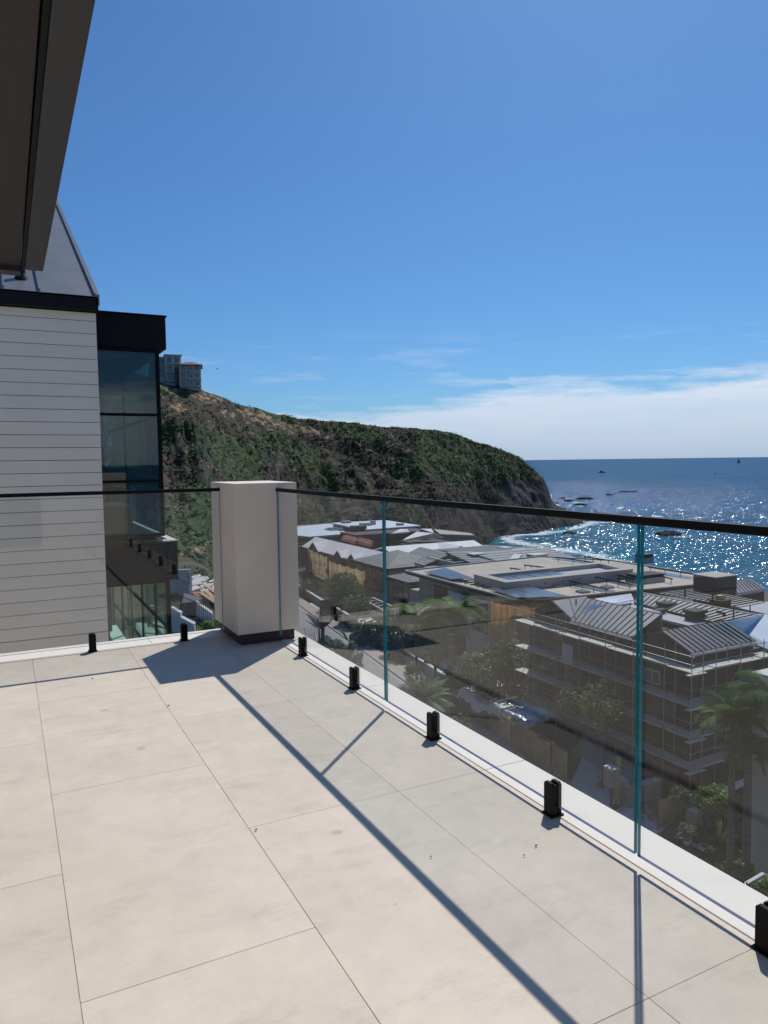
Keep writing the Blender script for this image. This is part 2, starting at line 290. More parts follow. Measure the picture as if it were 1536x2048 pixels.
# ------------------------------------------------------------------ builders
ORG = {}
def tag(o, label=None, cat=None, group=None, kind=None):
    if label: o['label'] = label
    if cat: o['category'] = cat
    if group: o['group'] = group
    if kind: o['kind'] = kind
    return o
def thing(name, label, cat, loc=(0, 0, 0), group=None):
    o = bpy.data.objects.new(name, None); o.empty_display_size = 0.3; COL.objects.link(o)
    o.location = tuple(float(v) for v in loc); ORG[o.name] = np.array(o.location, float)
    return tag(o, label, cat, group)
class MB:
    def __init__(s): s.v = []; s.f = []; s.mi = []; s.cur = 0
    def add(s, vs, fs):
        k = len(s.v); s.v += [tuple(float(c) for c in p) for p in vs]; s.f += [tuple(i+k for i in f) for f in fs]; s.mi += [s.cur]*len(fs); return s
    def box(s, x0, x1, y0, y1, z0, z1):
        vs = [(x, y, z) for z in (z0, z1) for y in (y0, y1) for x in (x0, x1)]
        return s.add(vs, [(0, 2, 3, 1), (4, 5, 7, 6), (0, 1, 5, 4), (2, 6, 7, 3), (0, 4, 6, 2), (1, 3, 7, 5)])
    def obox(s, c, ax, half):
        """oriented box: centre, 3 axes, half sizes"""
        ax = [np.asarray(a, float) for a in ax]; ax = [a/np.linalg.norm(a) for a in ax]
        vs = [np.asarray(c, float) + ax[0]*half[0]*i + ax[1]*half[1]*j + ax[2]*half[2]*k for k in (-1, 1) for j in (-1, 1) for i in (-1, 1)]
        return s.add(vs, [(0, 2, 3, 1), (4, 5, 7, 6), (0, 1, 5, 4), (2, 6, 7, 3), (0, 4, 6, 2), (1, 3, 7, 5)])
    def beam(s, p, q, w, h):
        p, q = np.asarray(p, float), np.asarray(q, float); d = q-p; ln = np.linalg.norm(d); d = d/ln
        up = np.array([0, 0, 1.0]) if abs(d[2]) < 0.95 else np.array([1.0, 0, 0])
        sx = np.cross(d, up); sx /= np.linalg.norm(sx); up = np.cross(sx, d)
        return s.obox((p+q)/2, (d, sx, up), (ln/2, w/2, h/2))
    def tube(s, p, q, r0, r1=None, n=6):
        r1 = r0 if r1 is None else r1
        p, q = np.asarray(p, float), np.asarray(q, float); d = q-p; d = d/max(1e-6, np.linalg.norm(d))
        up = np.array([0, 0, 1.0]) if abs(d[2]) < 0.95 else np.array([1.0, 0, 0])
        a = np.cross(d, up); a /= np.linalg.norm(a); b = np.cross(a, d)
        vs = [c + (a*math.cos(2*math.pi*i/n)+b*math.sin(2*math.pi*i/n))*r for c, r in ((p, r0), (q, r1)) for i in range(n)]
        fs = [(i, (i+1) % n, n+(i+1) % n, n+i) for i in range(n)] + [tuple(range(n))[::-1], tuple(range(n, 2*n))]
        return s.add(vs, fs)
    def prism(s, pts, z0, z1):
        n = len(pts); zz0 = z0 if hasattr(z0, '__len__') else [z0]*n; zz1 = z1 if hasattr(z1, '__len__') else [z1]*n
        vs = [(p[0], p[1], zz0[i]) for i, p in enumerate(pts)] + [(p[0], p[1], zz1[i]) for i, p in enumerate(pts)]
        return s.add(vs, [tuple(range(n))[::-1], tuple(range(n, 2*n))] + [(i, (i+1) % n, n+(i+1) % n, n+i) for i in range(n)])
    def plate(s, pts, t):
        """polygon in space given thickness t downwards along z"""
        n = len(pts); vs = [tuple(p) for p in pts] + [(p[0], p[1], p[2]-t) for p in pts]
        return s.add(vs, [tuple(range(n)), tuple(range(n, 2*n))[::-1]] + [((i+1) % n, i, n+i, n+(i+1) % n) for i in range(n)])
    def build(s, name, mt, parent=None, bevel=0, smooth=False):
        org = ORG.get(parent.name, np.zeros(3)) if parent else np.zeros(3)
        me = bpy.data.meshes.new(name)
        me.from_pydata([(a-org[0], b-org[1], c-org[2]) for a, b, c in s.v], [], s.f)
        for mm in (mt if isinstance(mt, (list, tuple)) else [mt]): me.materials.append(mm)
        if any(s.mi): me.polygons.foreach_set('material_index', s.mi)
        if smooth: me.polygons.foreach_set('use_smooth', [True]*len(me.polygons))
        me.update(); o = bpy.data.objects.new(name, me); COL.objects.link(o)
        if parent: o.parent = parent
        ORG[o.name] = org
        if bevel:
            b = o.modifiers.new('bevel', 'BEVEL'); b.width = bevel; b.segments = 2; b.limit_method = 'ANGLE'; b.angle_limit = 0.6
        return o
def struct(name, mb, mt, parent=None, **k):
    o = mb.build(name, mt, parent, **k)
    if not parent: o['kind'] = 'structure'
    return o
def raw_mesh(name, V, Fq, mt, parent=None, tone=None, smooth=False, extra=None):
    org = ORG.get(parent.name, np.zeros(3)) if parent else np.zeros(3)
    V = np.asarray(V, np.float32) - org.astype(np.float32); Fq = np.asarray(Fq, np.int32); k = Fq.shape[1]
    me = bpy.data.meshes.new(name); me.vertices.add(len(V)); me.vertices.foreach_set('co', V.ravel())
    me.loops.add(Fq.size); me.loops.foreach_set('vertex_index', Fq.ravel()); me.polygons.add(len(Fq))
    me.polygons.foreach_set('loop_start', np.arange(0, Fq.size, k, dtype=np.int32)); me.polygons.foreach_set('loop_total', np.full(len(Fq), k, np.int32))
    if smooth: me.polygons.foreach_set('use_smooth', np.ones(len(Fq), bool))
    me.materials.append(mt); me.update(calc_edges=True)
    def put(nm, A):
        A = np.asarray(A, np.float32); A = np.hstack([A, np.ones((len(A), 1), np.float32)]) if A.shape[1] == 3 else A
        at = me.color_attributes.new(nm, 'FLOAT_COLOR', 'POINT'); at.data.foreach_set('color', A.ravel())
    if tone is not None: put('tone', tone)
    if extra: put(*extra)
    o = bpy.data.objects.new(name, me); COL.objects.link(o)
    if parent: o.parent = parent
    ORG[o.name] = org
    return o
def place_copy(o, name=None, parent=None, loc=None, rot=None, scale=None):
    c = o.copy(); COL.objects.link(c)
    if parent: c.parent = parent
    if loc is not None: c.location = loc
    if rot is not None: c.rotation_euler = rot
    if scale is not None: c.scale = scale
    return c

def vnoise(P, s, seed=0.0, oct=4):
    return np.array([noise.fractal(Vector((p[0]*s+seed, p[1]*s-seed, p[2]*s+seed*.5)), 1.0, 2.0, oct) for p in P])

# foliage: clumps of leaf-size faces
LEAF = attr_mat('leaf_tone', rough=0.55, var=0.3, vscale=1.2, trans=0.25)
def leafcloud(centers, radii, n_each, leaf, tone, tvar=0.35, up=0.35, flat=0.75, aspect=0.45):
    """centers (k,3), radii (k,), n leaves each; returns verts, quads, tones"""
    centers = np.asarray(centers, float); radii = np.asarray(radii, float); k = len(centers)
    c = np.repeat(centers, n_each, 0); r = np.repeat(radii, n_each); n = len(c)
    d = rng.normal(size=(n, 3)); d /= np.linalg.norm(d, axis=1)[:, None]
    rad = r*(0.45+0.6*rng.random(n)**0.6); d[:, 2] *= flat
    p = c + d*rad[:, None]
    nrm = d + rng.normal(size=(n, 3))*0.55 + np.array([0, 0, up]); nrm /= np.linalg.norm(nrm, axis=1)[:, None]
    a = np.cross(nrm, rng.normal(size=(n, 3))); a /= np.linalg.norm(a, axis=1)[:, None]; b = np.cross(nrm, a)
    s = leaf*(0.6+0.8*rng.random(n)); a *= s[:, None]; b *= (s*aspect)[:, None]
    V = np.stack([p-a, p-b*1.0, p+a, p+b], 1).reshape(-1, 3)
    Fq = np.arange(4*n).reshape(-1, 4)
    cl = np.repeat(1+tvar*(rng.random(k)-0.5)*1.6, n_each)*(1+tvar*(rng.random(n)-0.5)); tn = np.asarray(tone)[None, :]*1.9*cl[:, None]
    tn[:, 0] *= 1+0.3*(rng.random(n)-0.4)
    return V, Fq, np.repeat(tn, 4, 0)
def crown_points(center, rad, k, squash=0.8):
    d = rng.normal(size=(k, 3)); d /= np.linalg.norm(d, axis=1)[:, None]
    rr = rad*(0.35+0.65*rng.random(k)**0.5); d[:, 2] *= squash
    return np.asarray(center) + d*rr[:, None]
def tree(name, label, cx, cy, cz, rad, tone, cat='tree', group=None, clumps=38, leaves=70, leaf=0.16, squash=0.8, base=None, trunk=True, stems=1):
    bz = float(gz(cx, cy)) if base is None else base
    t = thing(name, label, cat, (cx, cy, bz), group)
    pts = crown_points((cx, cy, cz), rad*0.82, clumps, squash)
    rs = rad*(0.22+0.2*rng.random(clumps))
    V, Fq, T = leafcloud(pts, rs, leaves, leaf, tone)
    raw_mesh('crown', V, Fq, LEAF, t, T)
    if trunk:
        mb = MB(); h = cz-bz; r = max(0.04, rad*0.055)
        for s_ in range(stems):
            a0 = random.uniform(0, 6.28); ox, oy = (0, 0) if stems == 1 else (0.25*math.cos(a0), 0.25*math.sin(a0))
            p = np.array([cx+ox*.3, cy+oy*.3, bz-0.1]); q = np.array([cx+ox, cy+oy, bz+h*0.55])
            mid = (p+q)/2+np.array([random.uniform(-.1, .1)*rad, random.uniform(-.1, .1)*rad, 0])
            mb.tube(p, mid, r*1.25, r); mb.tube(mid, q, r, r*0.75)
            for j in range(5):
                tgt = pts[random.randrange(len(pts))]; k1 = q+(tgt-q)*0.5+np.array([0, 0, 0.1*rad])
                mb.tube(q, k1, r*0.6, r*0.35, 5); mb.tube(k1, tgt, r*0.35, r*0.1, 5)
        mb.build('trunk', M['bark'], t)
    return t
def tree_px(name, label, px_, py_, D, rad, tone, **k):
    c = ond(px_, py_, D); return tree(name, label, c[0], c[1], c[2], rad, tone, **k)
# palm
def frond_mesh(L_, droop, width, n=44, tone=(0.07, 0.11, 0.035), stiff=0.0):
    V = []; Fq = []; T = []
    def pos(t):
        return np.array([L_*t*(1-0.25*droop*t), 0, L_*(0.42*t - droop*t*t)])
    for i in range(n):
        t = 0.06+0.94*i/(n-1); p = pos(t)
        w = width*math.sin(math.pi*min(1, 0.18+0.82*t))**0.7*(1.0 if t < .97 else .5)
        for sgn in (-1, 1):
            tip = p + np.array([w*0.45, sgn*w*0.85, -w*(0.35+0.25*random.random()) + stiff*w])
            k = len(V); e = 0.030*L_/2.4
            V += [p-np.array([e, 0, 0]), p+np.array([e, 0, 0]), tip+np.array([e*.3, 0, 0]), tip-np.array([e*.3, 0, 0])]
            Fq.append((k, k+1, k+2, k+3)); g = random.uniform(0.7, 1.35); T += [[c*g*1.9 for c in tone]]*4
    for i in range(8):                                            # rachis
        a, b = pos(i/8), pos((i+1)/8); k = len(V); e = 0.022*(1-i/9)
        V += [a+[0, -e, 0], a+[0, e, 0], b+[0, e, 0], b+[0, -e, 0]]; Fq.append((k, k+1, k+2, k+3)); T += [[.09, .10, .04]]*4
    me = raw_mesh('frond', V, Fq, LEAF, None, T); return me
def palm(name, label, x, y, ztop, R_, group=None, nf=16, trunk_r=0.14, tone=(0.07, 0.11, 0.035), base=None, droop=0.62, width=0.5, fan=False, lean=0.0):
    bz = float(gz(x, y)) if base is None else base
    t = thing(name, label, 'palm tree' if not fan else 'plant', (x, y, bz), group)
    org = ORG[t.name]
    if ztop-bz > 0.5:
        mb = MB(); pr = None; nseg = 7
        for i in range(nseg+1):
            f = i/nseg; p = np.array([x+lean*(f-1)*f, y, bz-0.1+(ztop-bz)*f])
            if pr is not None: mb.tube(pr, p, trunk_r*(1.15-0.3*(i-1)/nseg), trunk_r*(1.08-0.3*i/nseg), 8)
            pr = p
        mb.build('trunk', M['palmtrunk'], t, smooth=False)
    protos = [frond_mesh(R_*random.uniform(.9, 1.1), droop*random.uniform(.7, 1.2), width*R_*.45, tone=tone) for _ in range(3)]
    for i in range(nf):
        pr = protos[i % 3]; o = pr if i < 3 else place_copy(pr)
        o.parent = t; o.location = (0, 0, ztop-bz)
        o.rotation_euler = (random.uniform(-.3, .3), random.uniform(-0.95, 0.35), i*2.399+random.uniform(-.2, .2))
        if i >= 3: o.name = 'frond'
        ORG[o.name] = org
    return t
def spiky(name, label, x, y, z, R_, n=46, tone=(0.28, 0.30, 0.06), w=0.05, group=None, cat='plant'):
    t = thing(name, label, cat, (x, y, z), group); V = []; Fq = []; T = []
    for i in range(n):
        a = i*2.399; el = math.radians(random.uniform(28, 88)); ln = R_*random.uniform(.75, 1.1)
        d = np.array([math.cos(a)*math.cos(el), math.sin(a)*math.cos(el), math.sin(el)]); sd = np.array([-math.sin(a), math.cos(a), 0])*w
        b = np.array([x, y, z+0.05]); mid = b+d*ln*.5; tip = b+d*ln-np.array([0, 0, ln*0.16*math.cos(el)])
        k = len(V); V += [b-sd*.6, b+sd*.6, mid+sd, mid-sd, tip+sd*.08, tip-sd*.08]; Fq += [(k, k+1, k+2, k+3), (k+3, k+2, k+4, k+5)]
        g = random.uniform(.65, 1.25); T += [[c*g for c in tone]]*6
    raw_mesh('leaf_rosette', V, Fq, LEAF, t, T)
    mb = MB(); mb.tube((x, y, z-0.1), (x, y, z+0.2), R_*0.10, R_*0.07, 7); mb.build('stem', M['bark'], t)
    return t
#@@SETTING
# ================================================================== TERRACE
GX, GY = 1.80, 5.65                     # balustrade glass planes (x = GX on the right, y = GY at the far end)
base = MB(); base.box(-6, 2.02, -6, 5.9, -12, -0.024)
terr = struct('terrace', base, M['stucco'])
g = MB(); g.box(-6, 2.0, -6, 5.88, -0.022, -0.0035)
struct('grout_bed', g, M['grout'], terr)
xs = [-6, -5.57, -4.94, -4.31, -3.68, -3.05, -2.42, -1.79, -1.16, -0.52, 0.11, 0.745, 1.377, 1.805]
gap = 0.0009
for i in range(len(xs)-1):
    off = 1.92 if i % 2 == 0 else 2.58
    if i == len(xs)-2: off = 2.58
    ys = [-6] + [off+1.32*k for k in range(-7, 4) if -5.8 < off+1.32*k < 5.6] + [5.655]
    if i == len(xs)-2: ys = [-6] + [y for y in ys[1:-1] if y < 5.1] + [5.24, 5.655]
    for a, b in zip(ys[:-1], ys[1:]):
        t = MB(); dz = random.uniform(-.0004, .0004)
        t.box(xs[i]+gap, xs[i+1]-gap, a+gap, b-gap, -0.02, dz); t.build('floor_tile', M['tile'], terr, bevel=0.0006)
cy = [-6, -4.02, -2.70, -1.38, -0.06, 1.26, 2.58, 3.90, 5.24, 5.91]
for a, b in zip(cy[:-1], cy[1:]):
    t = MB(); t.box(1.809, 2.025, a+.0015, b-.0015, -0.045, 0.001 if b < 5.9 else 0.0015); t.build('coping_stone', M['coping'], terr, bevel=0.002)
cx_ = [-6, -4.35, -3.03, -1.71, -0.39, 0.93, 1.807]
for a, b in zip(cx_[:-1], cx_[1:]):
    t = MB(); t.box(a+.0015, b-.0015, 5.659, 5.915, -0.045, 0.001); t.build('coping_stone', M['coping'], terr, bevel=0.002)

# pillar
pil = thing('pillar', 'cream rendered square corner pillar on a dark brown plinth between the two glass railings', 'pillar', (1.7, 5.56, 0))
t = MB(); t.box(1.505, 1.925, 5.275, 5.875, 0.001, 0.10); t.build('plinth', M['plinth'], pil, bevel=0.003)
t = MB(); t.box(1.47, 1.955, 5.24, 5.915, 0.085, 1.205); t.build('shaft', M['stucco'], pil, bevel=0.006)

# balustrades
def pane_edges(mb, x0, x1, y0, y1, z0, z1):
    """slab with clear faces (material 0) and coloured polished edges (material 1)"""
    thin_x = (x1-x0) < (y1-y0)
    vs = [(x, y, z) for z in (z0, z1) for y in (y0, y1) for x in (x0, x1)]
    fs = [(0, 2, 3, 1), (4, 5, 7, 6), (0, 1, 5, 4), (2, 6, 7, 3), (0, 4, 6, 2), (1, 3, 7, 5)]
    for i, f in enumerate(fs):
        clear = (i in (4, 5)) if thin_x else (i in (2, 3))
        k = len(mb.v)
        if i == 0: mb.add(vs, [])
        mb.f.append(tuple(j+(len(mb.v)-8) for j in f)); mb.mi.append(0 if clear else (2 if i == 0 else 1))
TH = 0.0073
RAILZ = 1.150
def railing(nm, label):
    return nm, label
right = thing('glass_railing', 'clear glass balustrade with black top rail running along the right, sea side of the terrace', 'glass railing', (GX, 1.7, 0))
left = thing('glass_railing', 'clear glass balustrade with black top rail across the far left end of the terrace', 'glass railing', (0, GY, 0))
for a, b in [(3.509, 5.238), (1.711, 3.494), (-0.09, 1.696), (-1.9, -0.108), (-3.9, -1.92)]:
    mb = MB(); pane_edges(mb, GX-TH, GX+TH, a, b, 0.045, RAILZ-0.012); mb.build('glass_pane', [M['glass'], M['edge'], M['edgedark']], right)
for a, b in [(-0.46, 1.468), (-2.40, -0.48), (-4.4, -2.42)]:
    mb = MB(); pane_edges(mb, a, b, GY-TH, GY+TH, 0.045, RAILZ-0.012); mb.build('glass_pane', [M['glass'], M['edge'], M['edgedark']], left)
t = MB(); t.box(GX-.0128, GX+.0128, -3.9, 5.245, RAILZ-.011, RAILZ+.015); t.build('top_rail', M['black'], right, bevel=.002)
t = MB(); t.box(-4.4, 1.475, GY-.0128, GY+.0128, RAILZ-.011, RAILZ+.015); t.build('top_rail', M['black'], left, bevel=.002)
def spigot(x, y, along_y, parent):
    """two-jaw clamp on a foot plate"""
    mb = MB(); w, dj, h = 0.0235, 0.0150, 0.130
    for s in (-1, 1):
        o = s*(TH+0.0015+dj/2)
        prof = [(-w, 0), (w, 0), (w, h-.008), (w-.008, h), (-w+.008, h), (-w, h-.008)]
        ring = []
        for e in (-dj/2, dj/2):
            for a, z in prof: ring.append((x+o+e, y+a, z) if along_y else (x+a, y+o+e, z))
        n = 6; mb.add(ring, [tuple(range(n))[::-1] , tuple(range(n, 2*n))]+[(i, (i+1) % n, n+(i+1) % n, n+i) for i in range(n)])
    if along_y: mb.box(x-.0075, x+.0075, y-w+.002, y+w-.002, 0, 0.042)
    else: mb.box(x-w+.002, x+w-.002, y-.0075, y+.0075, 0, 0.042)
    sp = mb.build('spigot', M['black'], parent, bevel=.0015)
    gk = MB()
    if along_y: gk.box(x-TH-.0012, x+TH+.0012, y-w+.003, y+w-.003, .0425, h-.010)
    else: gk.box(x-w+.003, x+w-.003, y-TH-.0012, y+TH+.0012, .0425, h-.010)
    gk.build('gasket', M['blackmatte'], sp)
    f = MB()
    if along_y: f.box(x-.030, x+.030, y-.030, y+.030, 0.0008, 0.007)
    else: f.box(x-.030, x+.030, y-.030, y+.030, 0.0008, 0.007)
    f.build('foot_plate', M['black'], sp)
    for zz in (0.055, 0.10):
        s_ = MB()
        if along_y: s_.tube((x-TH-.0173, y, zz), (x-TH-.0145-.003, y, zz), .006, n=10)
        else: s_.tube((x, y-TH-.0173, zz), (x, y-TH-.0145-.003, zz), .006, n=10)
        s_.build('screw', M['blackmatte'], sp)
for y in (4.775, 3.915, 3.005, 2.125, 1.235, 0.36, -0.52, -1.4): spigot(GX, y, True, right)
for x in (1.165, 0.508, -0.14, -0.80, -1.46, -2.10): spigot(x, GY, False, left)

# the roof overhang of the own house, top left, and the house itself behind the camera
EX = 0.27
own = thing('own_house', 'dark eave with brown soffit and steel edge beam over the top left corner', 'house eave', (-1.6, 1, 2.6))
t = MB(); t.box(0.165, EX, -2.39, 5.28, 2.60, 2.80); t.build('edge_beam', M['eave'], own, bevel=.004)
t = MB(); t.box(0.145, 0.163, -2.39, 5.33, 2.606, 2.66); t.build('shadow_trim', M['blackmatte'], own)
t = MB(); t.box(-3.5, 0.14, 5.30, 5.42, 2.59, 2.82); t.build('end_beam', M['eave'], own, bevel=.003)
sx = [0.143, 0.02, -0.135, -0.29, -0.445, -0.6, -.755, -.91, -1.065, -1.22, -1.375, -1.53, -1.7, -2.0, -2.3, -2.6, -2.9, -3.2, -3.5]
for a, b in zip(sx[:-1], sx[1:]):
    t = MB(); t.box(b+.003, a-.003, -2.39, 5.298, 2.622, 2.64); t.build('soffit_board', M['soffit'], own, bevel=.0015)
t = MB(); t.box(-3.5, 0.26, -2.39, 5.4, 2.801, 2.86); t.build('roof', M['zinc'], own)
t = MB(); t.box(-3.8, -3.5, -4, 3.6, 0, 2.8); t.box(-3.8, -3.5, 3.6, 5.6, 2.2, 2.8); t.build('wall', M['ownwall'], own)
t = MB(); t.box(-3.5, 2.0, -2.7, -2.4, 0, 6.2); t.build('bounce_back_wall', M['stucco'], own)  # unseen wall, set close and tall to bounce warm fill onto the terrace
for a, b in ((-3.4, -2.0), (-1.95, -0.55), (-0.5, 0.5)):
    f = MB()
    for q in ((a, a+.06, 0.02, 2.35), (b-.06, b, 0.02, 2.35), (a+.06, b-.06, 0.02, .1), (a+.06, b-.06, 2.27, 2.35)): f.box(q[0], q[1], -2.399, -2.33, q[2], q[3])
    fo = f.build('sliding_door', M['black'], own)
    p = MB(); p.box(a+.06, b-.06, -2.38, -2.36, .1, 2.27); p.build('pane', M['pane'], fo)

# ================================================================== NEIGHBOUR HOUSE (white boards, zinc roof, black glazed bay)
HX, HY = 0.985, 9.0
nh = thing('neighbour_house', 'white boarded house with grey metal roof and black framed glass bay beyond the left railing', 'house', (HX-4, HY, -20))
t = MB(); t.box(-12, HX-.012, HY+.02, 17.0, -20, 3.08); t.build('wall', M['blackmatte'], nh)
z = 2.98; P_ = 0.1425
t = MB(); t.box(-12, HX, HY, HY+.019, z+.003, 3.075); t.build('siding_board', M['siding'], nh)
k = 0
while z > -2.6:
    t = MB()
    if z-P_ < -0.76 and z > -1.5: t.box(0.16, HX, HY, HY+.019, z-P_+.003, z-.003); t.box(-12, -0.62, HY, HY+.019, z-P_+.003, z-.003)
    else: t.box(-12, HX, HY+random.uniform(-.0006, .0006), HY+.019, z-P_+.003, z-.003)
    t.build('siding_board', M['siding'], nh); z -= P_; k += 1
t = MB(); t.box(-12, HX, HY, HY+.019, -20, z-.003); t.build('lower_boarding', M['siding'], nh)
wf = MB(); wf.box(-.62, .16, HY+.004, HY+.06, -1.56, -1.50); wf.box(-.62, .16, HY+.004, HY+.06, -.80, -.752); wf.box(-.62, -.575, HY+.004, HY+.06, -1.5, -.8); wf.box(.115, .16, HY+.004, HY+.06, -1.5, -.8)
wo = wf.build('window', M['greywall'], nh)
t = MB(); t.box(-.575, .115, HY+.04, HY+.05, -1.5, -.8); t.build('pane', M['pane'], wo)
# gutter / fascia and roof
t = MB(); t.box(-12, HX+.02, HY-.10, HY+.03, 3.082, 3.235); t.build('fascia', M['blackmatte'], nh)
RS = 0.502
def roofz(y): return 3.24+RS*(y-HY+.1)
seams = [HX+.0-0.02, 0.70, 0.18, -0.34, -.86, -1.38, -1.9, -2.42, -2.94, -3.46, -3.98, -4.5]
seams = [0.985, 0.42, 0.07, -.28, -.80, -1.32, -1.84, -2.36, -2.9, -3.46, -3.98, -4.5, -6, -8, -12]
for a, b in zip(seams[:-1], seams[1:]):
    t = MB(); y0, y1 = HY-.10, HY+6
    t.plate([(b+.001, y0, roofz(y0)), (a-.001, y0, roofz(y0)), (a-.001, y1, roofz(y1)), (b+.001, y1, roofz(y1))], .02)
    t.build('roof_panel', M['zinc'], nh)
    s_ = MB(); s_.plate([(a-.018, y0, roofz(y0)+.035), (a+.000, y0, roofz(y0)+.035), (a+.000, y1, roofz(y1)+.035), (a-.018, y1, roofz(y1)+.035)], .034)
    s_.build('standing_seam', M['zinc'], nh)
t = MB(); y0, y1 = HY-.1, HY+6
t.plate([(.9865, y0, roofz(y0)+.02), (1.02, y0, roofz(y0)+.02), (1.02, y1, roofz(y1)+.02), (.9865, y1, roofz(y1)+.02)], .12); t.build('rake_trim', M['zinc'], nh)
t = MB(); t.prism([(.0, HY-.02), (HX, HY-.02), (HX, HY+.01), (.0, HY+.01)], 3.07, 3.081); t.build('shadow_gap', M['blackmatte'], nh)
vp = MB(); vp.tube((0.25, HY+.35, roofz(HY+.35)-.02), (0.25, HY+.35, roofz(HY+.35)+.20), .045, n=12); vp.tube((0.25, HY+.35, roofz(HY+.35)-.03), (0.25, HY+.35, roofz(HY+.35)+.05), .085, .048, n=12)
vp.build('vent_pipe', M['blackmatte'], nh)
# black framed bay
BY = 10.0
t = MB(); t.box(0.99, 1.945, BY-.03, 16.5, 2.86, 3.275); t.build('bay_fascia', M['blackmatte'], nh, bevel=.004)
t = MB(); t.box(0.98, 1.96, BY-.045, 16.52, 3.276, 3.295); t.build('bay_capping', M['black'], nh)
fr = MB()
def frame(mb, x0, x1, z0, z1, w=.045, y=BY, d=.06): 
    mb.box(x0, x0+w, y, y+d, z0, z1); mb.box(x1-w, x1, y, y+d, z0, z1); mb.box(x0+w, x1-w, y, y+d, z0, z0+w); mb.box(x0+w, x1-w, y, y+d, z1-w, z1)
frame(fr, .99, 1.855, .40, 2.859); fr.box(1.035, 1.81, BY, BY+.06, 1.985, 2.02); fr.box(1.035, 1.81, BY, BY+.06, 1.12, 1.155)
for yy in (13.2, 16.3): fr.box(1.815, 1.855, yy, yy+.05, .41, 2.85)
for zz in (2.0, 1.14): fr.box(1.815, 1.855, BY+.06, 16.3, zz-.017, zz+.017)
fo = fr.build('bay_window', M['black'], nh)
for z0, z1 in ((.445, 1.12), (1.155, 1.985), (2.02, 2.814)):
    p = MB(); p.box(1.035, 1.81, BY+.02, BY+.032, z0, z1); p.build('pane', M['winglass'], fo)
p = MB(); p.box(1.828, 1.838, BY+.06, 16.3, .44, 2.81); p.build('pane', M['winglass'], fo)
# rooms behind the bay glass
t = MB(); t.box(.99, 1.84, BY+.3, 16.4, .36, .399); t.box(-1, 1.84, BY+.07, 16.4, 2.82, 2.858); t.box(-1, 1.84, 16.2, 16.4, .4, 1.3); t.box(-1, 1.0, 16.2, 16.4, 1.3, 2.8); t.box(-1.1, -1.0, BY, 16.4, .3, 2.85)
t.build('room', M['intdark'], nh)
t = MB(); t.tube((1.08, 10.9, 1.62), (1.08, 10.9, 1.80), .26, .22, n=20); t.build('lamp_shade', M['siding'], nh)
t = MB(); t.box(1.02, 1.55, 10.7, 12, .40, .78); t.box(1.6, 1.78, 12.5, 13.3, .40, 1.0); t.build('furniture', M['greywall'], nh)
t = MB(); t.box(.99, 1.985, BY-.14, 16.5, -.175, .335); t.build('balcony_slab', M['blackmatte'], nh, bevel=.004)
t = MB(); t.box(1.80, 1.99, BY-.145, BY+.02, .336, .352); t.box(1.89, 1.99, BY+.02, 16.5, .336, .352); t.build('sill', M['white'], nh)
fr = MB(); frame(fr, .99, 1.9, -3.4, -.176, .05); 
fr.box(1.04, 1.85, BY, BY+.06, -1.06, -1.02)
for xx in (1.27, 1.60): fr.box(xx, xx+.035, BY, BY+.06, -3.35, -1.06)
for yy in (11.0, 12.2, 13.4, 14.6, 16.0): fr.box(1.86, 1.90, yy, yy+.05, -3.3, -.2)
for zz in (-.86, -1.5): fr.box(1.86, 1.90, BY+.06, 16.0, zz-.02, zz+.02)
fo = fr.build('stair_window', M['black'], nh)
p = MB(); p.box(1.04, 1.85, BY+.02, BY+.032, -1.02, -.226); p.build('pane', M['lowglass'], fo)
p = MB(); p.box(1.04, 1.85, BY+.02, BY+.032, -3.35, -1.06); p.build('pane', M['lowglass'], fo)
p = MB(); p.box(1.872, 1.882, BY+.06, 16, -3.3, -.2); p.build('pane', M['lowglass'], fo)
t = MB(); t.box(-1, 1.85, BY+.1, 16.4, -3.5, -3.4); t.box(-1, -.9, BY+.1, 16.4, -3.4, -.2); t.box(.99, 1.2, 11.4, 12.8, -1.3, -.75); t.box(-.8, 1.45, 14.4, 14.5, -3.3, -1.35); t.box(.9, 1.7, 12.9, 14.2, -1.75, -1.6); t.box(.9, 1.5, 11.4, 12.6, -1.95, -1.8); t.build('stair_room', M['interior'], nh)
for i, (xx, yy) in enumerate(((1.22, 12.0), (1.38, 12.8), (1.52, 13.7), (1.68, 15.0), (1.30, 15.2))):
    p = MB(); p.box(xx, xx+.05, yy, yy+.05, -3.4, -.2); p.build('post', M['intdark'], nh)
p = MB(); p.beam((1.03, 11.0, -.45), (1.8, 15.6, -2.0), .05, .08); p.beam((1.1, 11.2, -1.3), (1.8, 15.6, -2.6), .04, .06); p.build('stair_rail', M['intdark'], nh)

# ================================================================== GROUND
gx = np.concatenate([np.arange(-60, 4, 4.0), np.arange(4, 60, 1.0), np.arange(60, 190, 2.5)])
gy = np.concatenate([np.arange(-140, 0, 6.0), np.arange(0, 130, 1.25), np.arange(130, 330, 4.0)])
XX, YY = np.meshgrid(gx, gy); ZZ = gz(XX, YY)
pts = np.stack([XX.ravel(), YY.ravel(), ZZ.ravel()], 1)
nz = vnoise(pts, .12, 3.1); uu = ucoord(pts[:, 0], pts[:, 1])
rough = np.where((uu > 21.5) & (uu < 48), .0, 1.0)*(pts[:, 0] > 3)
pts[:, 2] += nz*.35*rough - .02
tone = np.empty((len(pts), 3)); nn = vnoise(pts, .35, 9.0, 3)
soil = np.array([.13, .10, .07]); green = np.array([.05, .065, .028]); sandc = np.array([.36, .30, .23])
wgt = np.clip(.5+nn*1.4, 0, 1)[:, None]; tone = soil*(1-wgt)+green*wgt
sb = sstep(105, 135, pts[:, 0])[:, None]; tone = tone*(1-sb)+sandc*sb
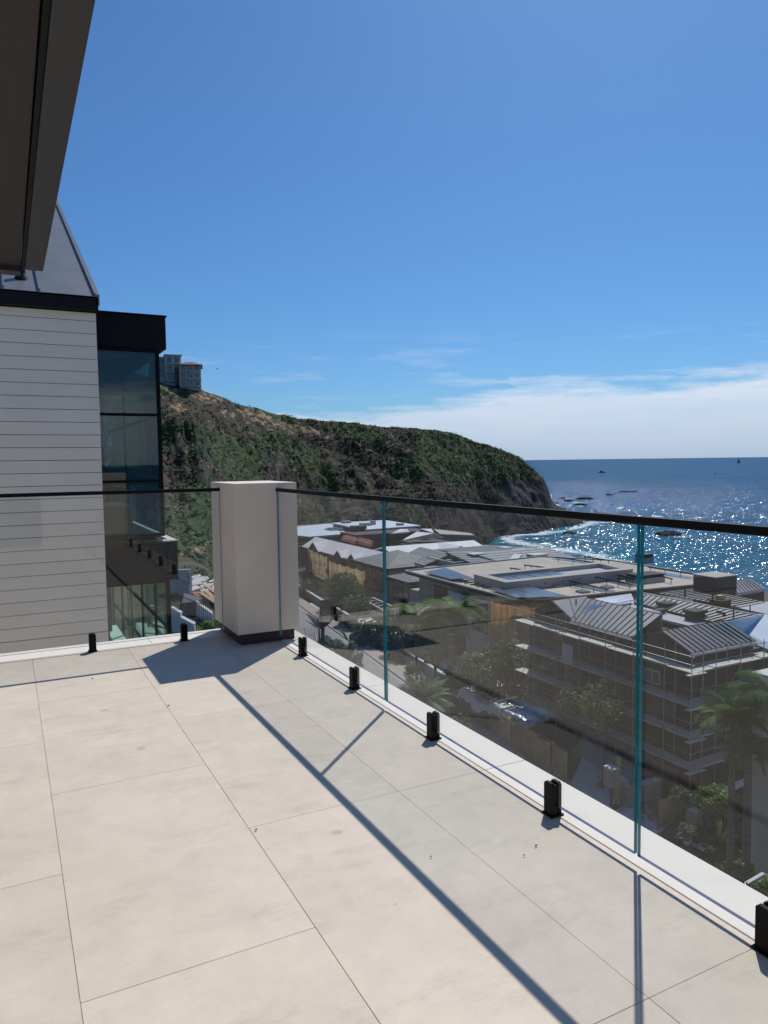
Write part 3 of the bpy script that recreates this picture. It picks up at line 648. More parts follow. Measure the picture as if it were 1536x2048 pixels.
nxg, nyg = len(gx), len(gy)
idx = np.arange(nxg*nyg).reshape(nyg, nxg)
Fq = np.stack([idx[:-1, :-1], idx[:-1, 1:], idx[1:, 1:], idx[1:, :-1]], -1).reshape(-1, 4)
GROUND = attr_mat('ground_tone', rough=.95, bump=.08, bscale=3, var=.35, vscale=1.5)
o = raw_mesh('ground', pts, Fq, GROUND, None, tone, smooth=True); o['kind'] = 'structure'

# road, kerb, pavement (street axis leans 6.5 degrees from the terrace axis)
def up(u, y): return (u+.114*(y-32), y)
ys_ = list(np.arange(-20, 150, 5.0))
def strip(name, u0, u1, z, mt, y0=-20, y1=150, step=5, kind='structure', th=None):
    mb = MB(); a = y0
    while a < y1-1e-6:
        b = min(y1, a+step); p = [up(u0, a), up(u1, a), up(u1, b), up(u0, b)]
        if th: mb.prism(p, z-th, z)
        else: mb.add([(q[0], q[1], z) for q in p], [(0, 1, 2, 3)])
        a = b
    o = mb.build(name, mt); o['kind'] = kind; return o
strip('road', 22.5, 30.2, -19.99, M['asphalt'])
strip('gutter', 29.75, 30.2, -19.984, M['kerb'])
kb = MB()
a = -20.0
kbo = None
for i in range(85):
    a = -20+i*2.0; t = MB(); t.prism([up(30.2, a+.012), up(30.38, a+.012), up(30.38, a+1.988), up(30.2, a+1.988)], -20.1, -19.86)
    ob = t.build('kerb' if i == 0 else 'kerb_stone', M['kerb'], kbo)
    if i == 0: ob['kind'] = 'structure'; kbo = ob
pvo = None
for i in range(100):
    a = -12+i*1.5; t = MB(); t.prism([up(30.39, a+.01), up(31.9, a+.01), up(31.9, a+1.49), up(30.39, a+1.49)], -20.1, -19.865+random.uniform(-.004, .004))
    ob = t.build('pavement' if i == 0 else 'paving_slab', M['pave'], pvo)
    if i == 0: ob['kind'] = 'structure'; pvo = ob

# ================================================================== HILL AND HEADLAND
#  px : image column, yr : skyline row, Dr : distance of the skyline, Df : distance of the foot
tab = np.array([(-900, 560, 260, 60), (-400, 600, 250, 60), (0, 660, 235, 62), (200, 715, 225, 66), (330, 768, 220, 74), (400, 777, 225, 80), (440, 792, 230, 92),
                (480, 808, 235, 108), (520, 817, 240, 130), (560, 827, 246, 160), (640, 841, 258, 190), (760, 853, 272, 196), (870, 859, 288, 205), (920, 870, 294, 216),
                (960, 886, 298, 232), (1000, 898, 303, 246), (1020, 906, 305, 252), (1045, 921, 308, 262), (1062, 936, 310, 266), (1080, 951, 312, 270), (1092, 968, 313, 274),
                (1099, 984, 314, 277), (1104, 1003, 315, 279), (1112, 1008, 316, 281), (1130, 1020, 318, 288), (1150, 1030, 320, 296), (1170, 1039, 322, 308), (1181, 1045, 324, 320), (1192, 1052, 326, 323)], float)
NC = 620
cpx = np.concatenate([np.linspace(-900, 300, 90)[:-1], np.linspace(300, 1192, NC-89)])
yr = np.interp(cpx, tab[:, 0], tab[:, 1]); Dr = np.interp(cpx, tab[:, 0], tab[:, 2]); Df = np.interp(cpx, tab[:, 0], tab[:, 3])
NR, NB = 190, 26
def hill_base():
    Ps = np.zeros((NR+NB, NC, 3))
    for j in range(NC):
        x = cpx[j]; top_ = ond(x, yr[j], Dr[j]); hd = ray(x, 925.0); hd = hd/(hd@FWD)
        ft = CAM + hd*Df[j]; zf = float(gz(ft[0], ft[1]))-1.5
        if x > 985: zf = -28.5
        tt = np.linspace(0, 1, NR)
        cl = float(sstep(930, 1010, x)); tip = float(sstep(1085, 1110, x))
        prof = tt**(1.05-.22*float(sstep(560, 800, x)))
        # headland: low rock shelf, steep cliff, rounded green dome
        shelf = np.interp(tt, [0, .28, .45, .62, .8, 1], [0, .14, .50, .74, .90, 1])
        prof = prof*(1-cl)+shelf*cl
        prof = prof*(1-tip)+tt*tip
        Dn = Df[j]+(Dr[j]-Df[j])*tt; p = CAM+hd*Dn[:, None]; p[:, 2] = zf+(top_[2]-zf)*prof
        Ps[:NR, j] = p
        tb = np.arange(1, NB+1)/NB; pb = CAM+hd*(Dr[j]+tb**1.5*90)[:, None]
        drop = 26*float(sstep(980, 1100, x))
        pb[:, 2] = top_[2]-tb*(6+drop*1.2)
        Ps[NR:, j] = pb
    return Ps
HP = hill_base(); H0 = HP.copy()
tt = np.concatenate([np.linspace(0, 1, NR), 1+np.arange(1, NB+1)/NB])
env = np.minimum(1, np.minimum(tt*6, np.where(tt <= 1, np.maximum(.12, (1-tt)*5), .12)))
flat = HP.reshape(-1, 3)
gul = np.array([noise.ridged_multi_fractal(Vector(((cpx[j]+tt[i]*150)*.010+3, tt[i]*.9, 1.7)), .9, 2.1, 4, 1.0, 2.0) for i in range(NR+NB) for j in range(NC)]).reshape(NR+NB, NC)
fine = vnoise(flat, .16, 5.0, 5).reshape(NR+NB, NC); big = vnoise(flat, .028, 1.0, 3).reshape(NR+NB, NC)
tipw = (1-.75*sstep(1080, 1115, cpx))[None, :]
HP[:, :, 2] += (big*4.5-(gul-1.1)*3.4)*env[:, None]*tipw + fine*1.0*np.minimum(1, env+.35)[:, None]
rk = sstep(1000, 1060, cpx)[None, :]*np.clip((.62-tt)[:, None]*4, 0, 1)*1.0
HP[:, :, 2] += rk*vnoise(flat*np.array([1, 1, .4]), .33, 2.0, 5).reshape(NR+NB, NC)*1.6
# colours: what covers the slope where
fx = np.zeros((NR+NB, NC)); fy = np.zeros((NR+NB, NC))
q = HP.reshape(-1, 3)-CAM; f = q@FWD; fx = (768+F_PX*(q@RIGHT)/f).reshape(NR+NB, NC); fy = (1024-F_PX*(q@UP)/f).reshape(NR+NB, NC)
n1_ = vnoise(flat, .06, 11.0, 4).reshape(NR+NB, NC); n2_ = vnoise(flat, .22, 21.0, 4).reshape(NR+NB, NC); n3_ = vnoise(flat*np.array([1, 1, 2.2]), .5, 31.0, 3).reshape(NR+NB, NC)
def blob(cx, cy, rx, ry, ang=0):
    a = math.radians(ang); dx, dy = fx-cx, fy-cy; u = (dx*math.cos(a)+dy*math.sin(a))/rx; v = (-dx*math.sin(a)+dy*math.cos(a))/ry
    return np.clip(1.25-np.sqrt(u*u+v*v), 0, 1)
G1, G2, BR, TAN, GREY, OCH = map(np.array, ((.062, .100, .030), (.036, .060, .024), (.085, .062, .048), (.50, .30, .16), (.135, .112, .095), (.20, .15, .095)))
C_ = np.tile(G2, (NR+NB, NC, 1)).astype(float)
def mixin(C, col, w): w = np.clip(w, 0, 1)[..., None]; return C*(1-w)+np.asarray(col)*w
C_ = mixin(C_, G1, (n1_+.28)*2.2)
C_ = mixin(C_, BR, (n2_*.6-n1_*.7-.14)*2.4*(1-.6*sstep(700, 900, fx)))
brn = np.maximum.reduce([blob(420, 830, 150, 42, 14), blob(400, 815, 90, 40, 14), blob(640, 880, 210, 26, 13), blob(545, 945, 26, 50, -10), blob(560, 960, 60, 26, 20), blob(690, 930, 70, 50, 25), blob(740, 960, 80, 45, 20), blob(860, 975, 40, 40), blob(345, 985, 25, 40, 40), blob(900, 1030, 110, 42, 5), blob(700, 1020, 120, 40, 10)])
C_ = mixin(C_, BR*.95, brn*1.3+n2_*.9-.35)
tn = np.maximum.reduce([blob(400, 790, 60, 12, 12), blob(470, 832, 34, 9, 12), blob(505, 832, 45, 13, 22), blob(530, 838, 34, 17, 28), blob(570, 850, 50, 10, 18), blob(620, 862, 60, 9, 14), blob(345, 778, 24, 8, 15), blob(360, 815, 30, 7, 14), blob(575, 858, 10, 16, -10)])
C_ = mixin(C_, TAN, (tn*1.1+n3_*1.7+n2_*.7-.98)*3.0)
och = np.maximum.reduce([blob(745, 965, 32, 26, 30), blob(560, 930, 14, 40), blob(650, 915, 30, 20, 30), blob(800, 960, 18, 14), blob(700, 1010, 60, 28, 20), blob(610, 1000, 40, 14, 30)])
C_ = mixin(C_, OCH, och*1.3+n3_*1.6-.85)
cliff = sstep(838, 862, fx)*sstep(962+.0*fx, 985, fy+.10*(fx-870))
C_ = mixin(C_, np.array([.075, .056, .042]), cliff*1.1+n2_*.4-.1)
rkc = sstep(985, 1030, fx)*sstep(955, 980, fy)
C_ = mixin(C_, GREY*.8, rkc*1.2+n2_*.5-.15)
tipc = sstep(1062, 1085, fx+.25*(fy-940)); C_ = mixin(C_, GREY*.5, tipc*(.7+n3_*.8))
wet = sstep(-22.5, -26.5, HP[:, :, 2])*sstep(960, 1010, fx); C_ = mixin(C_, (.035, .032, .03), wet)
C_ *= .80*(1+.14*n3_[..., None])
C_ = np.clip(C_, .01, .8)
idx = np.arange((NR+NB)*NC).reshape(NR+NB, NC)
Fq = np.stack([idx[:-1, :-1], idx[:-1, 1:], idx[1:, 1:], idx[1:, :-1]], -1).reshape(-1, 4)
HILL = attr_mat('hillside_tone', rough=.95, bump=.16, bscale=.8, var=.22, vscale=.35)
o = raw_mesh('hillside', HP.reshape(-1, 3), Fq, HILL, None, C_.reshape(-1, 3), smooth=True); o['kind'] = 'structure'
# scrub growing on it
prob = np.clip(1.15-(tn*1.6+och*1.0+rkc*1.5+tipc*1.2+brn*.25+cliff*.5), 0.02, 1)
prob[NR+8:] = 0; prob *= (fx > 280) | (fx < -2e3)
area = np.ones_like(prob)*((Df+(Dr-Df)*.5)/200)[None, :]; area[:3] = 0
w = (prob*area).ravel(); w /= w.sum()
NS = 9000
ch = rng.choice(len(w), NS, p=w); pc = HP.reshape(-1, 3)[ch]; cc = C_.reshape(-1, 3)[ch]
cc = cc*.8+np.where(rng.random(NS)[:, None] < .62, np.array([.048, .072, .025]), np.array([.055, .05, .03]))*.2
rr = .3+.85*rng.random(NS)**1.8; pc = pc+rng.normal(size=pc.shape)*np.array([.6, .6, 0]); pc[:, 2] += rr*.2
V, Fq, T = leafcloud(pc, rr, 16, .22, (1, 1, 1), tvar=.14, up=3.2, flat=.5, aspect=.7)
T = T*np.repeat(np.repeat(cc, 16, 0), 4, 0)
SCRUB = attr_mat('scrub_tone', rough=.85, var=.2, vscale=.6)
o = raw_mesh('hillside_scrub', V, Fq, SCRUB, None, T); tag(o, 'low dark green and brown coastal scrub covering the hillside and headland', 'scrub', kind='stuff')

# ================================================================== SEA
SEA = -26.0
def shore_pts():
    P = [(144-42*(1-float(sstep(70, 150, yy))), yy) for yy in (-200, -50, 60, 80, 95, 110, 125, 140, 152)]
    for a, b in ((1190, 1113), (1150, 1106), (1100, 1098), (1060, 1091), (1020, 1083), (1010, 1076), (1040, 1071), (1075, 1069), (1110, 1063), (1140, 1060), (1165, 1053), (1184, 1045)):
        p = onz(a, b, SEA); P.append((p[0], p[1]))
    return np.array(P)
SH = shore_pts()
rocks = []    # (zoom coords -> px), size
for zx, zy, wpx, hpx in ((313, 404, 36, 8), (350, 418, 46, 16), (445, 405, 92, 15), (420, 442, 72, 14), (280, 432, 22, 8), (265, 458, 44, 22), (298, 467, 22, 10), (325, 468, 22, 10), (590, 382, 34, 9),
                         (680, 364, 62, 10), (735, 364, 48, 8), (885, 367, 20, 7), (905, 361, 10, 4), (607, 441, 11, 6), (680, 467, 24, 11), (507, 482, 12, 7), (445, 458, 20, 7), (628, 375, 10, 4), (940, 612, 142, 32), (355, 608, 80, 16), (432, 481, 10, 5), (250, 431, 10, 5)):
    X0, Y0 = 1020+zx/2.977, 860+zy/2.977; p = onz(X0, Y0+hpx/2.977*.4, SEA); D = float((p-CAM)@FWD)
    rocks.append((p, wpx/2.977*D/F_PX, hpx/2.977*D/F_PX*.72))
def rockmesh(p, w, h, seed):
    n, mrow = 22, 9; V = []; Fq = []
    ex = _rt; ey = np.array([_sy, _cy, 0])
    for i in range(mrow+1):
        ph = math.pi/2*(i/mrow)
        for j in range(n):
            a = 2*math.pi*j/n; c = math.cos(ph)**.8; s = math.sin(ph)
            k = 1+.35*noise.noise(Vector((math.cos(a)*1.6*c+seed, math.sin(a)*1.6*c, s*2+seed*.37)))+.18*noise.noise(Vector((math.cos(a)*5*c+seed, math.sin(a)*5*c, s*6)))
            v = p+ex*(w*.54*c*math.cos(a)*k)+ey*(w*.38*c*math.sin(a)*k); V.append((v[0], v[1], SEA-.7+(h*1.0*s*k+.62*min(1, s*3+.0))))
    for i in range(mrow):
        for j in range(n): Fq.append((i*n+j, i*n+(j+1) % n, (i+1)*n+(j+1) % n, (i+1)*n+j))
    return V, Fq
near_names = {18: 'large lone dark rock in the bay, under the black rail right of the glass joint', 19: 'flat dark rock at the waterline just off the headland foot, under the black rail', 2: 'long flat dark rock with a low crest, widest of the cluster left of the bay',
              3: 'dark flat rock just below the widest one of the cluster off the headland', 9: 'long low rock of the outer reef with white surf on its seaward side', 10: 'right half of the outer reef rock, washed by white surf', 8: 'small flat rock left of the outer reef', 11: 'small outlying rock right of the outer reef in a streak of foam',
              14: 'small pointed rock ringed by a patch of white foam in the middle of the bay', 1: 'pointed dark rock between the headland and the long flat rock', 0: 'low dark rock nearest the cliff, furthest back of the cluster', 5: 'blocky rock touching the headland cliff foot', 15: 'tiny rock just above the black rail, off the headland',
              16: 'tiny flat rock under the second rock of the cluster', 4: 'small rock left of the pointed one, by the cliff', 6: 'small boulder right of the blocky rock at the cliff foot', 7: 'outer small boulder of the row at the cliff foot', 12: 'speck of rock at the far right end of the outer reef', 13: 'tiny rock in the swell above the foam ringed one',
              17: 'speck of rock beside the small flat rock of the reef', 20: 'speck of rock just touching the rail line near the cliff', 21: 'speck of rock closest to the cliff edge at the waterline'}
for i, (p, w, h) in enumerate(rocks):
    V, Fq = rockmesh(p, w, h, i*3.7); mb = MB(); mb.v = [tuple(v) for v in V]; mb.f = Fq; mb.mi = [0]*len(Fq)
    org = (float(p[0]), float(p[1]), SEA)
    mb.v = [(a-org[0], b-org[1], c-org[2]) for a, b, c in mb.v]; o = mb.build('sea_rock', M['rock'], smooth=False); o.location = org
    tag(o, near_names[i], 'rock', 'rocks standing in the bay off the headland')
def segdist(P, A, B):
    d = B-A; t = np.clip(((P-A)@d)/(d@d), 0, 1); return np.linalg.norm(P-(A+t[:, None]*d), axis=1)
az_ = np.radians(np.concatenate([np.arange(-60, 18, 3.0), np.arange(18, 66, .14), np.arange(66, 200, 3.0)]))
rad_ = np.concatenate([np.arange(90, 340, 1.3), 340*1.012**np.arange(0, 120), np.geomspace(1450, 90000, 45)])
A_, R_ = np.meshgrid(az_, rad_); sx_, sy_ = R_*np.sin(A_), R_*np.cos(A_); P2 = np.stack([sx_.ravel(), sy_.ravel()], 1)
near = P2[:, 1]**2+P2[:, 0]**2 < 520**2
dsh = np.full(len(P2), 1e3)
for a, b in zip(SH[:-1], SH[1:]): dsh[near] = np.minimum(dsh[near], segdist(P2[near], a, b))
P3 = np.hstack([P2, np.zeros((len(P2), 1))])
nf = np.zeros(len(P2)); nf[near] = vnoise(P3[near], .05, 2.0, 4); nf2 = np.zeros(len(P2)); nf2[near] = vnoise(P3[near], .22, 7.0, 3)
foam = np.clip(1.05-dsh/(6+9*nf+1.5)+.35*nf2, 0, 1)*.85
for ph, amp in ((11, .65), (19, .42)):
    foam = np.maximum(foam, amp*np.exp(-((dsh-ph-5*nf)/1.7)**2)*np.clip(.6+2*nf2, 0, 1)*(P2[:, 1] < 235))
for i, (p, w, h) in enumerate(rocks):
    dd = np.hypot(((P2-p[:2])@_rt[:2])/(w*.62+2.2), ((P2-p[:2])@np.array([_sy, _cy]))/(w*.5+4.5))
    foam = np.maximum(foam, np.clip(1.35-dd+nf2*.9, 0, 1)*(.8 if i in (9, 10, 14, 18, 11, 3, 2) else .35))
for cx0, cy0, rx, ry, am in ((1230, 1075, 45, 3.0, .75), (1245, 1016, 28, 3.5, .8), (1370, 984, 60, 2.0, .55), (1320, 1062, 60, 3, .6), (1480, 1066, 70, 3, .5), (1195, 985, 25, 1.6, .5), (1290, 982, 35, 2.0, .6), (1190, 945.6, 14, .7, .9)):
    q = np.column_stack([P2, np.full(len(P2), SEA)])-CAM; f = q@FWD; ok = f > 50; fxx = np.where(ok, 768+F_PX*(q@RIGHT)/np.where(ok, f, 1), -9e3); fyy = 1024-F_PX*(q@UP)/np.where(ok, f, 1)
    foam = np.maximum(foam, am*np.clip(1.2-np.hypot((fxx-cx0)/rx, (fyy-cy0)/ry)+nf2*.8, 0, 1))
shal = np.exp(-np.clip(dsh-2, 0, None)/38)
shal = np.maximum(shal, .55*np.exp(-((P2[:, 0]-165)/75)**2)*(P2[:, 1] < 330))
zsw = .16*np.sin(dsh*.42+nf*4)*np.exp(-dsh/60)*near + .22*foam*(dsh < 16)
V = np.column_stack([P2, SEA+zsw]); nr_, na_ = A_.shape; idx = np.arange(nr_*na_).reshape(nr_, na_)
Fq = np.stack([idx[:-1, :-1], idx[1:, :-1], idx[1:, 1:], idx[:-1, 1:]], -1).reshape(-1, 4)
def sea_mat():
    mt = bpy.data.materials.new('sea_water'); mt.use_nodes = True; t = mt.node_tree; n = t.nodes; l = t.links
    b = n['Principled BSDF']; b.inputs['Roughness'].default_value = .11; b.inputs['IOR'].default_value = 1.333; b.inputs['Specular IOR Level'].default_value = .26
    a = n.new('ShaderNodeAttribute'); a.attribute_name = 'sea'; sp = n.new('ShaderNodeSeparateColor'); l.new(a.outputs['Color'], sp.inputs[0])
    co = n.new('ShaderNodeTexCoord')
    def nz(sc, det, st=(1, 1, 1), ro=.6):
        mp = n.new('ShaderNodeMapping'); mp.inputs['Scale'].default_value = st; mp.inputs['Rotation'].default_value = (0, 0, .35); l.new(co.outputs['Object'], mp.inputs[0])
        x = n.new('ShaderNodeTexNoise'); x.inputs['Scale'].default_value = sc; x.inputs['Detail'].default_value = det; x.inputs['Roughness'].default_value = ro; l.new(mp.outputs[0], x.inputs['Vector']); return x.outputs[0]
    c1 = n.new('ShaderNodeMix'); c1.data_type = 'RGBA'; l.new(sp.outputs[1], c1.inputs[0]); c1.inputs[6].default_value = (.007, .085, .190, 1); c1.inputs[7].default_value = (.006, .125, .185, 1)
    pt = n.new('ShaderNodeMapRange'); l.new(nz(.02, 5), pt.inputs[0]); pt.inputs[1].default_value = .35; pt.inputs[2].default_value = .65; pt.inputs[3].default_value = .78; pt.inputs[4].default_value = 1.2
    hs = n.new('ShaderNodeHueSaturation'); l.new(c1.outputs[2], hs.inputs['Color']); l.new(pt.outputs[0], hs.inputs['Value'])
    fm = n.new('ShaderNodeMath'); fm.operation = 'MULTIPLY_ADD'; l.new(nz(.9, 8, (1, 1, 1), .7), fm.inputs[0]); fm.inputs[1].default_value = 1.5; fm.inputs[2].default_value = -1.28
    ad = n.new('ShaderNodeMath'); ad.operation = 'ADD'; l.new(sp.outputs[0], ad.inputs[0]); l.new(fm.outputs[0], ad.inputs[1])
    ml = n.new('ShaderNodeMath'); ml.operation = 'MULTIPLY'; ml.use_clamp = True; l.new(ad.outputs[0], ml.inputs[0]); ml.inputs[1].default_value = 3.5
    c2 = n.new('ShaderNodeMix'); c2.data_type = 'RGBA'; l.new(ml.outputs[0], c2.inputs[0]); l.new(hs.outputs[0], c2.inputs[6]); c2.inputs[7].default_value = (.72, .76, .79, 1)
    l.new(c2.outputs[2], b.inputs['Base Color'])
    rr = n.new('ShaderNodeMapRange'); rr.inputs[3].default_value = .10; rr.inputs[4].default_value = .17; l.new(sp.outputs[2], rr.inputs[0])   # waves too fine to resolve far out widen the lobe
    def slope(sc, st, amp):
        mp = n.new('ShaderNodeMapping'); mp.inputs['Scale'].default_value = st; mp.inputs['Rotation'].default_value = (0, 0, .45); l.new(co.outputs['Object'], mp.inputs[0])
        x = n.new('ShaderNodeTexNoise'); x.inputs['Scale'].default_value = sc; x.inputs['Detail'].default_value = 2.5; l.new(mp.outputs[0], x.inputs['Vector'])
        v = n.new('ShaderNodeVectorMath'); v.operation = 'SUBTRACT'; l.new(x.outputs['Color'], v.inputs[0]); v.inputs[1].default_value = (.5, .5, .5)
        w = n.new('ShaderNodeVectorMath'); w.operation = 'MULTIPLY'; l.new(v.outputs[0], w.inputs[0]); w.inputs[1].default_value = (amp, amp, 0); return w.outputs[0]
    s1 = slope(.16, (1, 2.2, 1), .8); s2_ = slope(.8, (1, 1.7, 1), 2.55)
    dm = n.new('ShaderNodeMapRange'); l.new(sp.outputs[2], dm.inputs[0]); dm.inputs[3].default_value = 1.0; dm.inputs[4].default_value = .55
    sv = n.new('ShaderNodeVectorMath'); sv.operation = 'SCALE'; l.new(s2_, sv.inputs[0]); l.new(dm.outputs[0], sv.inputs['Scale']); s2 = sv.outputs[0]
    va = n.new('ShaderNodeVectorMath'); va.operation = 'ADD'; l.new(s1, va.inputs[0]); l.new(s2, va.inputs[1])
    vb = n.new('ShaderNodeVectorMath'); vb.operation = 'ADD'; l.new(va.outputs[0], vb.inputs[0]); vb.inputs[1].default_value = (0, 0, 1)
    vn = n.new('ShaderNodeVectorMath'); vn.operation = 'NORMALIZE'; l.new(vb.outputs[0], vn.inputs[0])
    # choppy water never reaches mirror reflectance at grazing view: wave fronts face the viewer, so Fresnel is capped
    b.inputs['Specular IOR Level'].default_value = 0.0; b.inputs['Roughness'].default_value = 1.0
    gl = n.new('ShaderNodeBsdfGlossy'); gl.inputs[0].default_value = (1, 1, 1, 1); l.new(vn.outputs[0], gl.inputs['Normal']); l.new(rr.outputs[0], gl.inputs['Roughness'])
    fr = n.new('ShaderNodeFresnel'); fr.inputs[0].default_value = 1.333; mn = n.new('ShaderNodeMath'); mn.operation = 'MINIMUM'; l.new(fr.outputs[0], mn.inputs[0]); mn.inputs[1].default_value = .12
    iv = n.new('ShaderNodeMath'); iv.operation = 'SUBTRACT'; iv.inputs[0].default_value = 1; l.new(ml.outputs[0], iv.inputs[1]); fm2 = n.new('ShaderNodeMath'); fm2.operation = 'MULTIPLY'; l.new(mn.outputs[0], fm2.inputs[0]); l.new(iv.outputs[0], fm2.inputs[1])
    ms = n.new('ShaderNodeMixShader'); l.new(fm2.outputs[0], ms.inputs[0]); l.new(b.outputs[0], ms.inputs[1]); l.new(gl.outputs[0], ms.inputs[2]); l.new(ms.outputs[0], n['Material Output'].inputs[0])
    return mt
o = raw_mesh('sea', V, Fq, sea_mat(), None, None, smooth=True, extra=('sea', np.column_stack([foam, shal, np.clip((np.hypot(P2[:, 0], P2[:, 1])-330)/900, 0, 1)]))); o['kind'] = 'structure'
#@@HOUSES
# ================================================================== BEACH HOUSES
def gable_x(par, x0, x1, y0, y1, ze, zr, mt, wall=None, over=0.0, th=.12, name='roof', yr=None):
    """roof with its ridge along x, gable ends at x0 / x1"""
    ym = (y0+y1)/2 if yr is None else yr
    for a, b in ((y0, ym), (y1, ym)):
        t = MB(); t.plate([(x0-over, a, ze), (x1, a, ze), (x1, b, zr), (x0-over, b, zr)] if a < b else [(x0-over, b, zr), (x1, b, zr), (x1, a, ze), (x0-over, a, ze)], th); t.build(name, mt, par)
    if wall:
        t = MB()
        for xx in (x0, x1-.1): t.add([(xx, y0, ze-th), (xx, y1, ze-th), (xx, ym, zr-th), (xx+.1, y0, ze-th), (xx+.1, y1, ze-th), (xx+.1, ym, zr-th)], [(0, 1, 2), (5, 4, 3), (0, 3, 4, 1), (1, 4, 5, 2), (2, 5, 3, 0)])
        t.build('gable_wall', wall, par)
def gable_y(par, x0, x1, y0, y1, ze, zr, mt, wall=None, over=0.0, th=.12, xr=None):
    xm = (x0+x1)/2 if xr is None else xr
    t = MB(); t.plate([(x0, y0-over, ze), (xm, y0-over, zr), (xm, y1, zr), (x0, y1, ze)], th); t.build('roof', mt, par)
    t = MB(); t.plate([(xm, y0-over, zr), (x1, y0-over, ze), (x1, y1, ze), (xm, y1, zr)], th); t.build('roof', mt, par)
    if wall:
        t = MB(); t.add([(x0, y0, ze-th), (x1, y0, ze-th), (xm, y0, zr-th), (x0, y0+.1, ze-th), (x1, y0+.1, ze-th), (xm, y0+.1, zr-th)], [(0, 1, 2), (5, 4, 3), (0, 3, 4, 1), (1, 4, 5, 2), (2, 5, 3, 0)]); t.build('gable_wall', wall, par)
def hip(par, x0, x1, y0, y1, ze, zr, mt, th=.15, ridge=None):
    """hipped roof: four planes"""
    w, l_ = x1-x0, y1-y0; i = min(w, l_)/2
    if w >= l_: a, b = (x0+i, (y0+y1)/2, zr), (x1-i, (y0+y1)/2, zr)
    else: a, b = ((x0+x1)/2, y0+i, zr), ((x0+x1)/2, y1-i, zr)
    c = [(x0, y0, ze), (x1, y0, ze), (x1, y1, ze), (x0, y1, ze)]
    polys = [[c[0], c[1], b, a], [c[1], c[2], b], [c[2], c[3], a, b], [c[3], c[0], a]] if w >= l_ else [[c[0], c[1], a], [c[1], c[2], b, a], [c[2], c[3], b], [c[3], c[0], a, b]]
    for pl in polys:
        t = MB(); t.plate(pl, th); t.build('roof', mt, par)
def slab_courses(par, A, B, C, D, rows, mt, name='slate_course', step=.03):
    """courses of slates laid up a slope A-B (eave) to D-C (ridge), each course lapping the next"""
    A, B, C, D = map(lambda q: np.asarray(q, float), (A, B, C, D)); up_ = np.array([0, 0, 1.0])
    for i in range(rows):
        f0, f1 = i/rows, min(1, (i+1.0)/rows); p = [A+(D-A)*f0, B+(C-B)*f0, B+(C-B)*f1, A+(D-A)*f1]
        t = MB(); t.plate([p[0]+up_*(step+.03), p[1]+up_*(step+.03), p[2]+up_*.012, p[3]+up_*.012], .02); t.build(name, mt, par)
def window(par, x0, x1, y0, y1, z0, z1, face='x', mt=None, bars=1):
    """frame with pane set in a wall; face 'x': on a wall facing -x at x0; 'y': facing -y at y0"""
    f = MB(); w = .07
    if face == 'x':
        f.box(x0-.05, x0+.05, y0, y0+w, z0, z1); f.box(x0-.05, x0+.05, y1-w, y1, z0, z1); f.box(x0-.05, x0+.05, y0+w, y1-w, z0, z0+w); f.box(x0-.05, x0+.05, y0+w, y1-w, z1-w, z1)
        for k in range(bars): yy = y0+(y1-y0)*(k+1)/(bars+1); f.box(x0-.04, x0+.04, yy-.03, yy+.03, z0+w, z1-w)
    else:
        f.box(x0, x0+w, y0-.05, y0+.05, z0, z1); f.box(x1-w, x1, y0-.05, y0+.05, z0, z1); f.box(x0+w, x1-w, y0-.05, y0+.05, z0, z0+w); f.box(x0+w, x1-w, y0-.05, y0+.05, z1-w, z1)
        for k in range(bars): xx = x0+(x1-x0)*(k+1)/(bars+1); f.box(xx-.03, xx+.03, y0-.04, y0+.04, z0+w, z1-w)
    fo = f.build('window', mt or M['blackmatte'], par); p = MB()
    if face == 'x': p.box(x0-.02, x0-.012, y0+w, y1-w, z0+w, z1-w)
    else: p.box(x0+w, x1-w, y0-.02, y0-.012, z0+w, z1-w)
    p.build('pane', M['pane'], fo)

# ---- dark house with standing seam roofs, scaffolded (nearest, right)
dh = thing('dark_house', 'dark grey house under construction with black standing seam roofs, wrapped in scaffolding, nearest the beach road', 'house', (36.8, 30.7, -20))
dh['label'] = 'unfinished dark grey house with black standing seam roofs behind scaffolding, right of the glass joint'
def seam_roof(par, A, B, C, D, pitch_=.46, trim=True):
    """A-B eave, D-C ridge: one metal pan per seam"""
    A, B, C, D = map(lambda q: np.asarray(q, float), (A, B, C, D)); L_ = np.linalg.norm(B-A); n = max(2, int(round(L_/pitch_)))
    for i in range(n):
        f0, f1 = i/n, (i+1)/n; p0, p1, p2, p3 = A+(B-A)*f0, A+(B-A)*f1, D+(C-D)*f1, D+(C-D)*f0
        e = (p1-p0); e = e/np.linalg.norm(e)*.03; e2 = (p2-p3); e2 = e2/max(1e-6, np.linalg.norm(e2))*.03
        z_ = np.array([0, 0, .055]); t = MB(); t.plate([p0, p1, p2, p3], .06); t.cur = 1
        t.plate([p0+z_*1.2, p0+e*1.5+z_*1.2, p3+e2*1.5+z_*1.2, p3+z_*1.2], .064); t.build('roof_panel', [M['seamroof'], M['seam']], par)
    if trim:
        t = MB(); o_ = np.array([0, 0, -.065]); nrm = np.cross(B-A, D-A); nrm /= np.linalg.norm(nrm); out_ = (A-D); out_[2] = 0; out_ /= np.linalg.norm(out_); out_ *= .09
        t.plate([A+out_+o_, B+out_+o_, B+o_, A+o_], .16); t.build('eave_trim', M['white'], par)
t = MB(); t.box(36.8, 62, 30.75, 46.3, -20.2, -11.1); t.build('wall', M['darkwall'], dh)
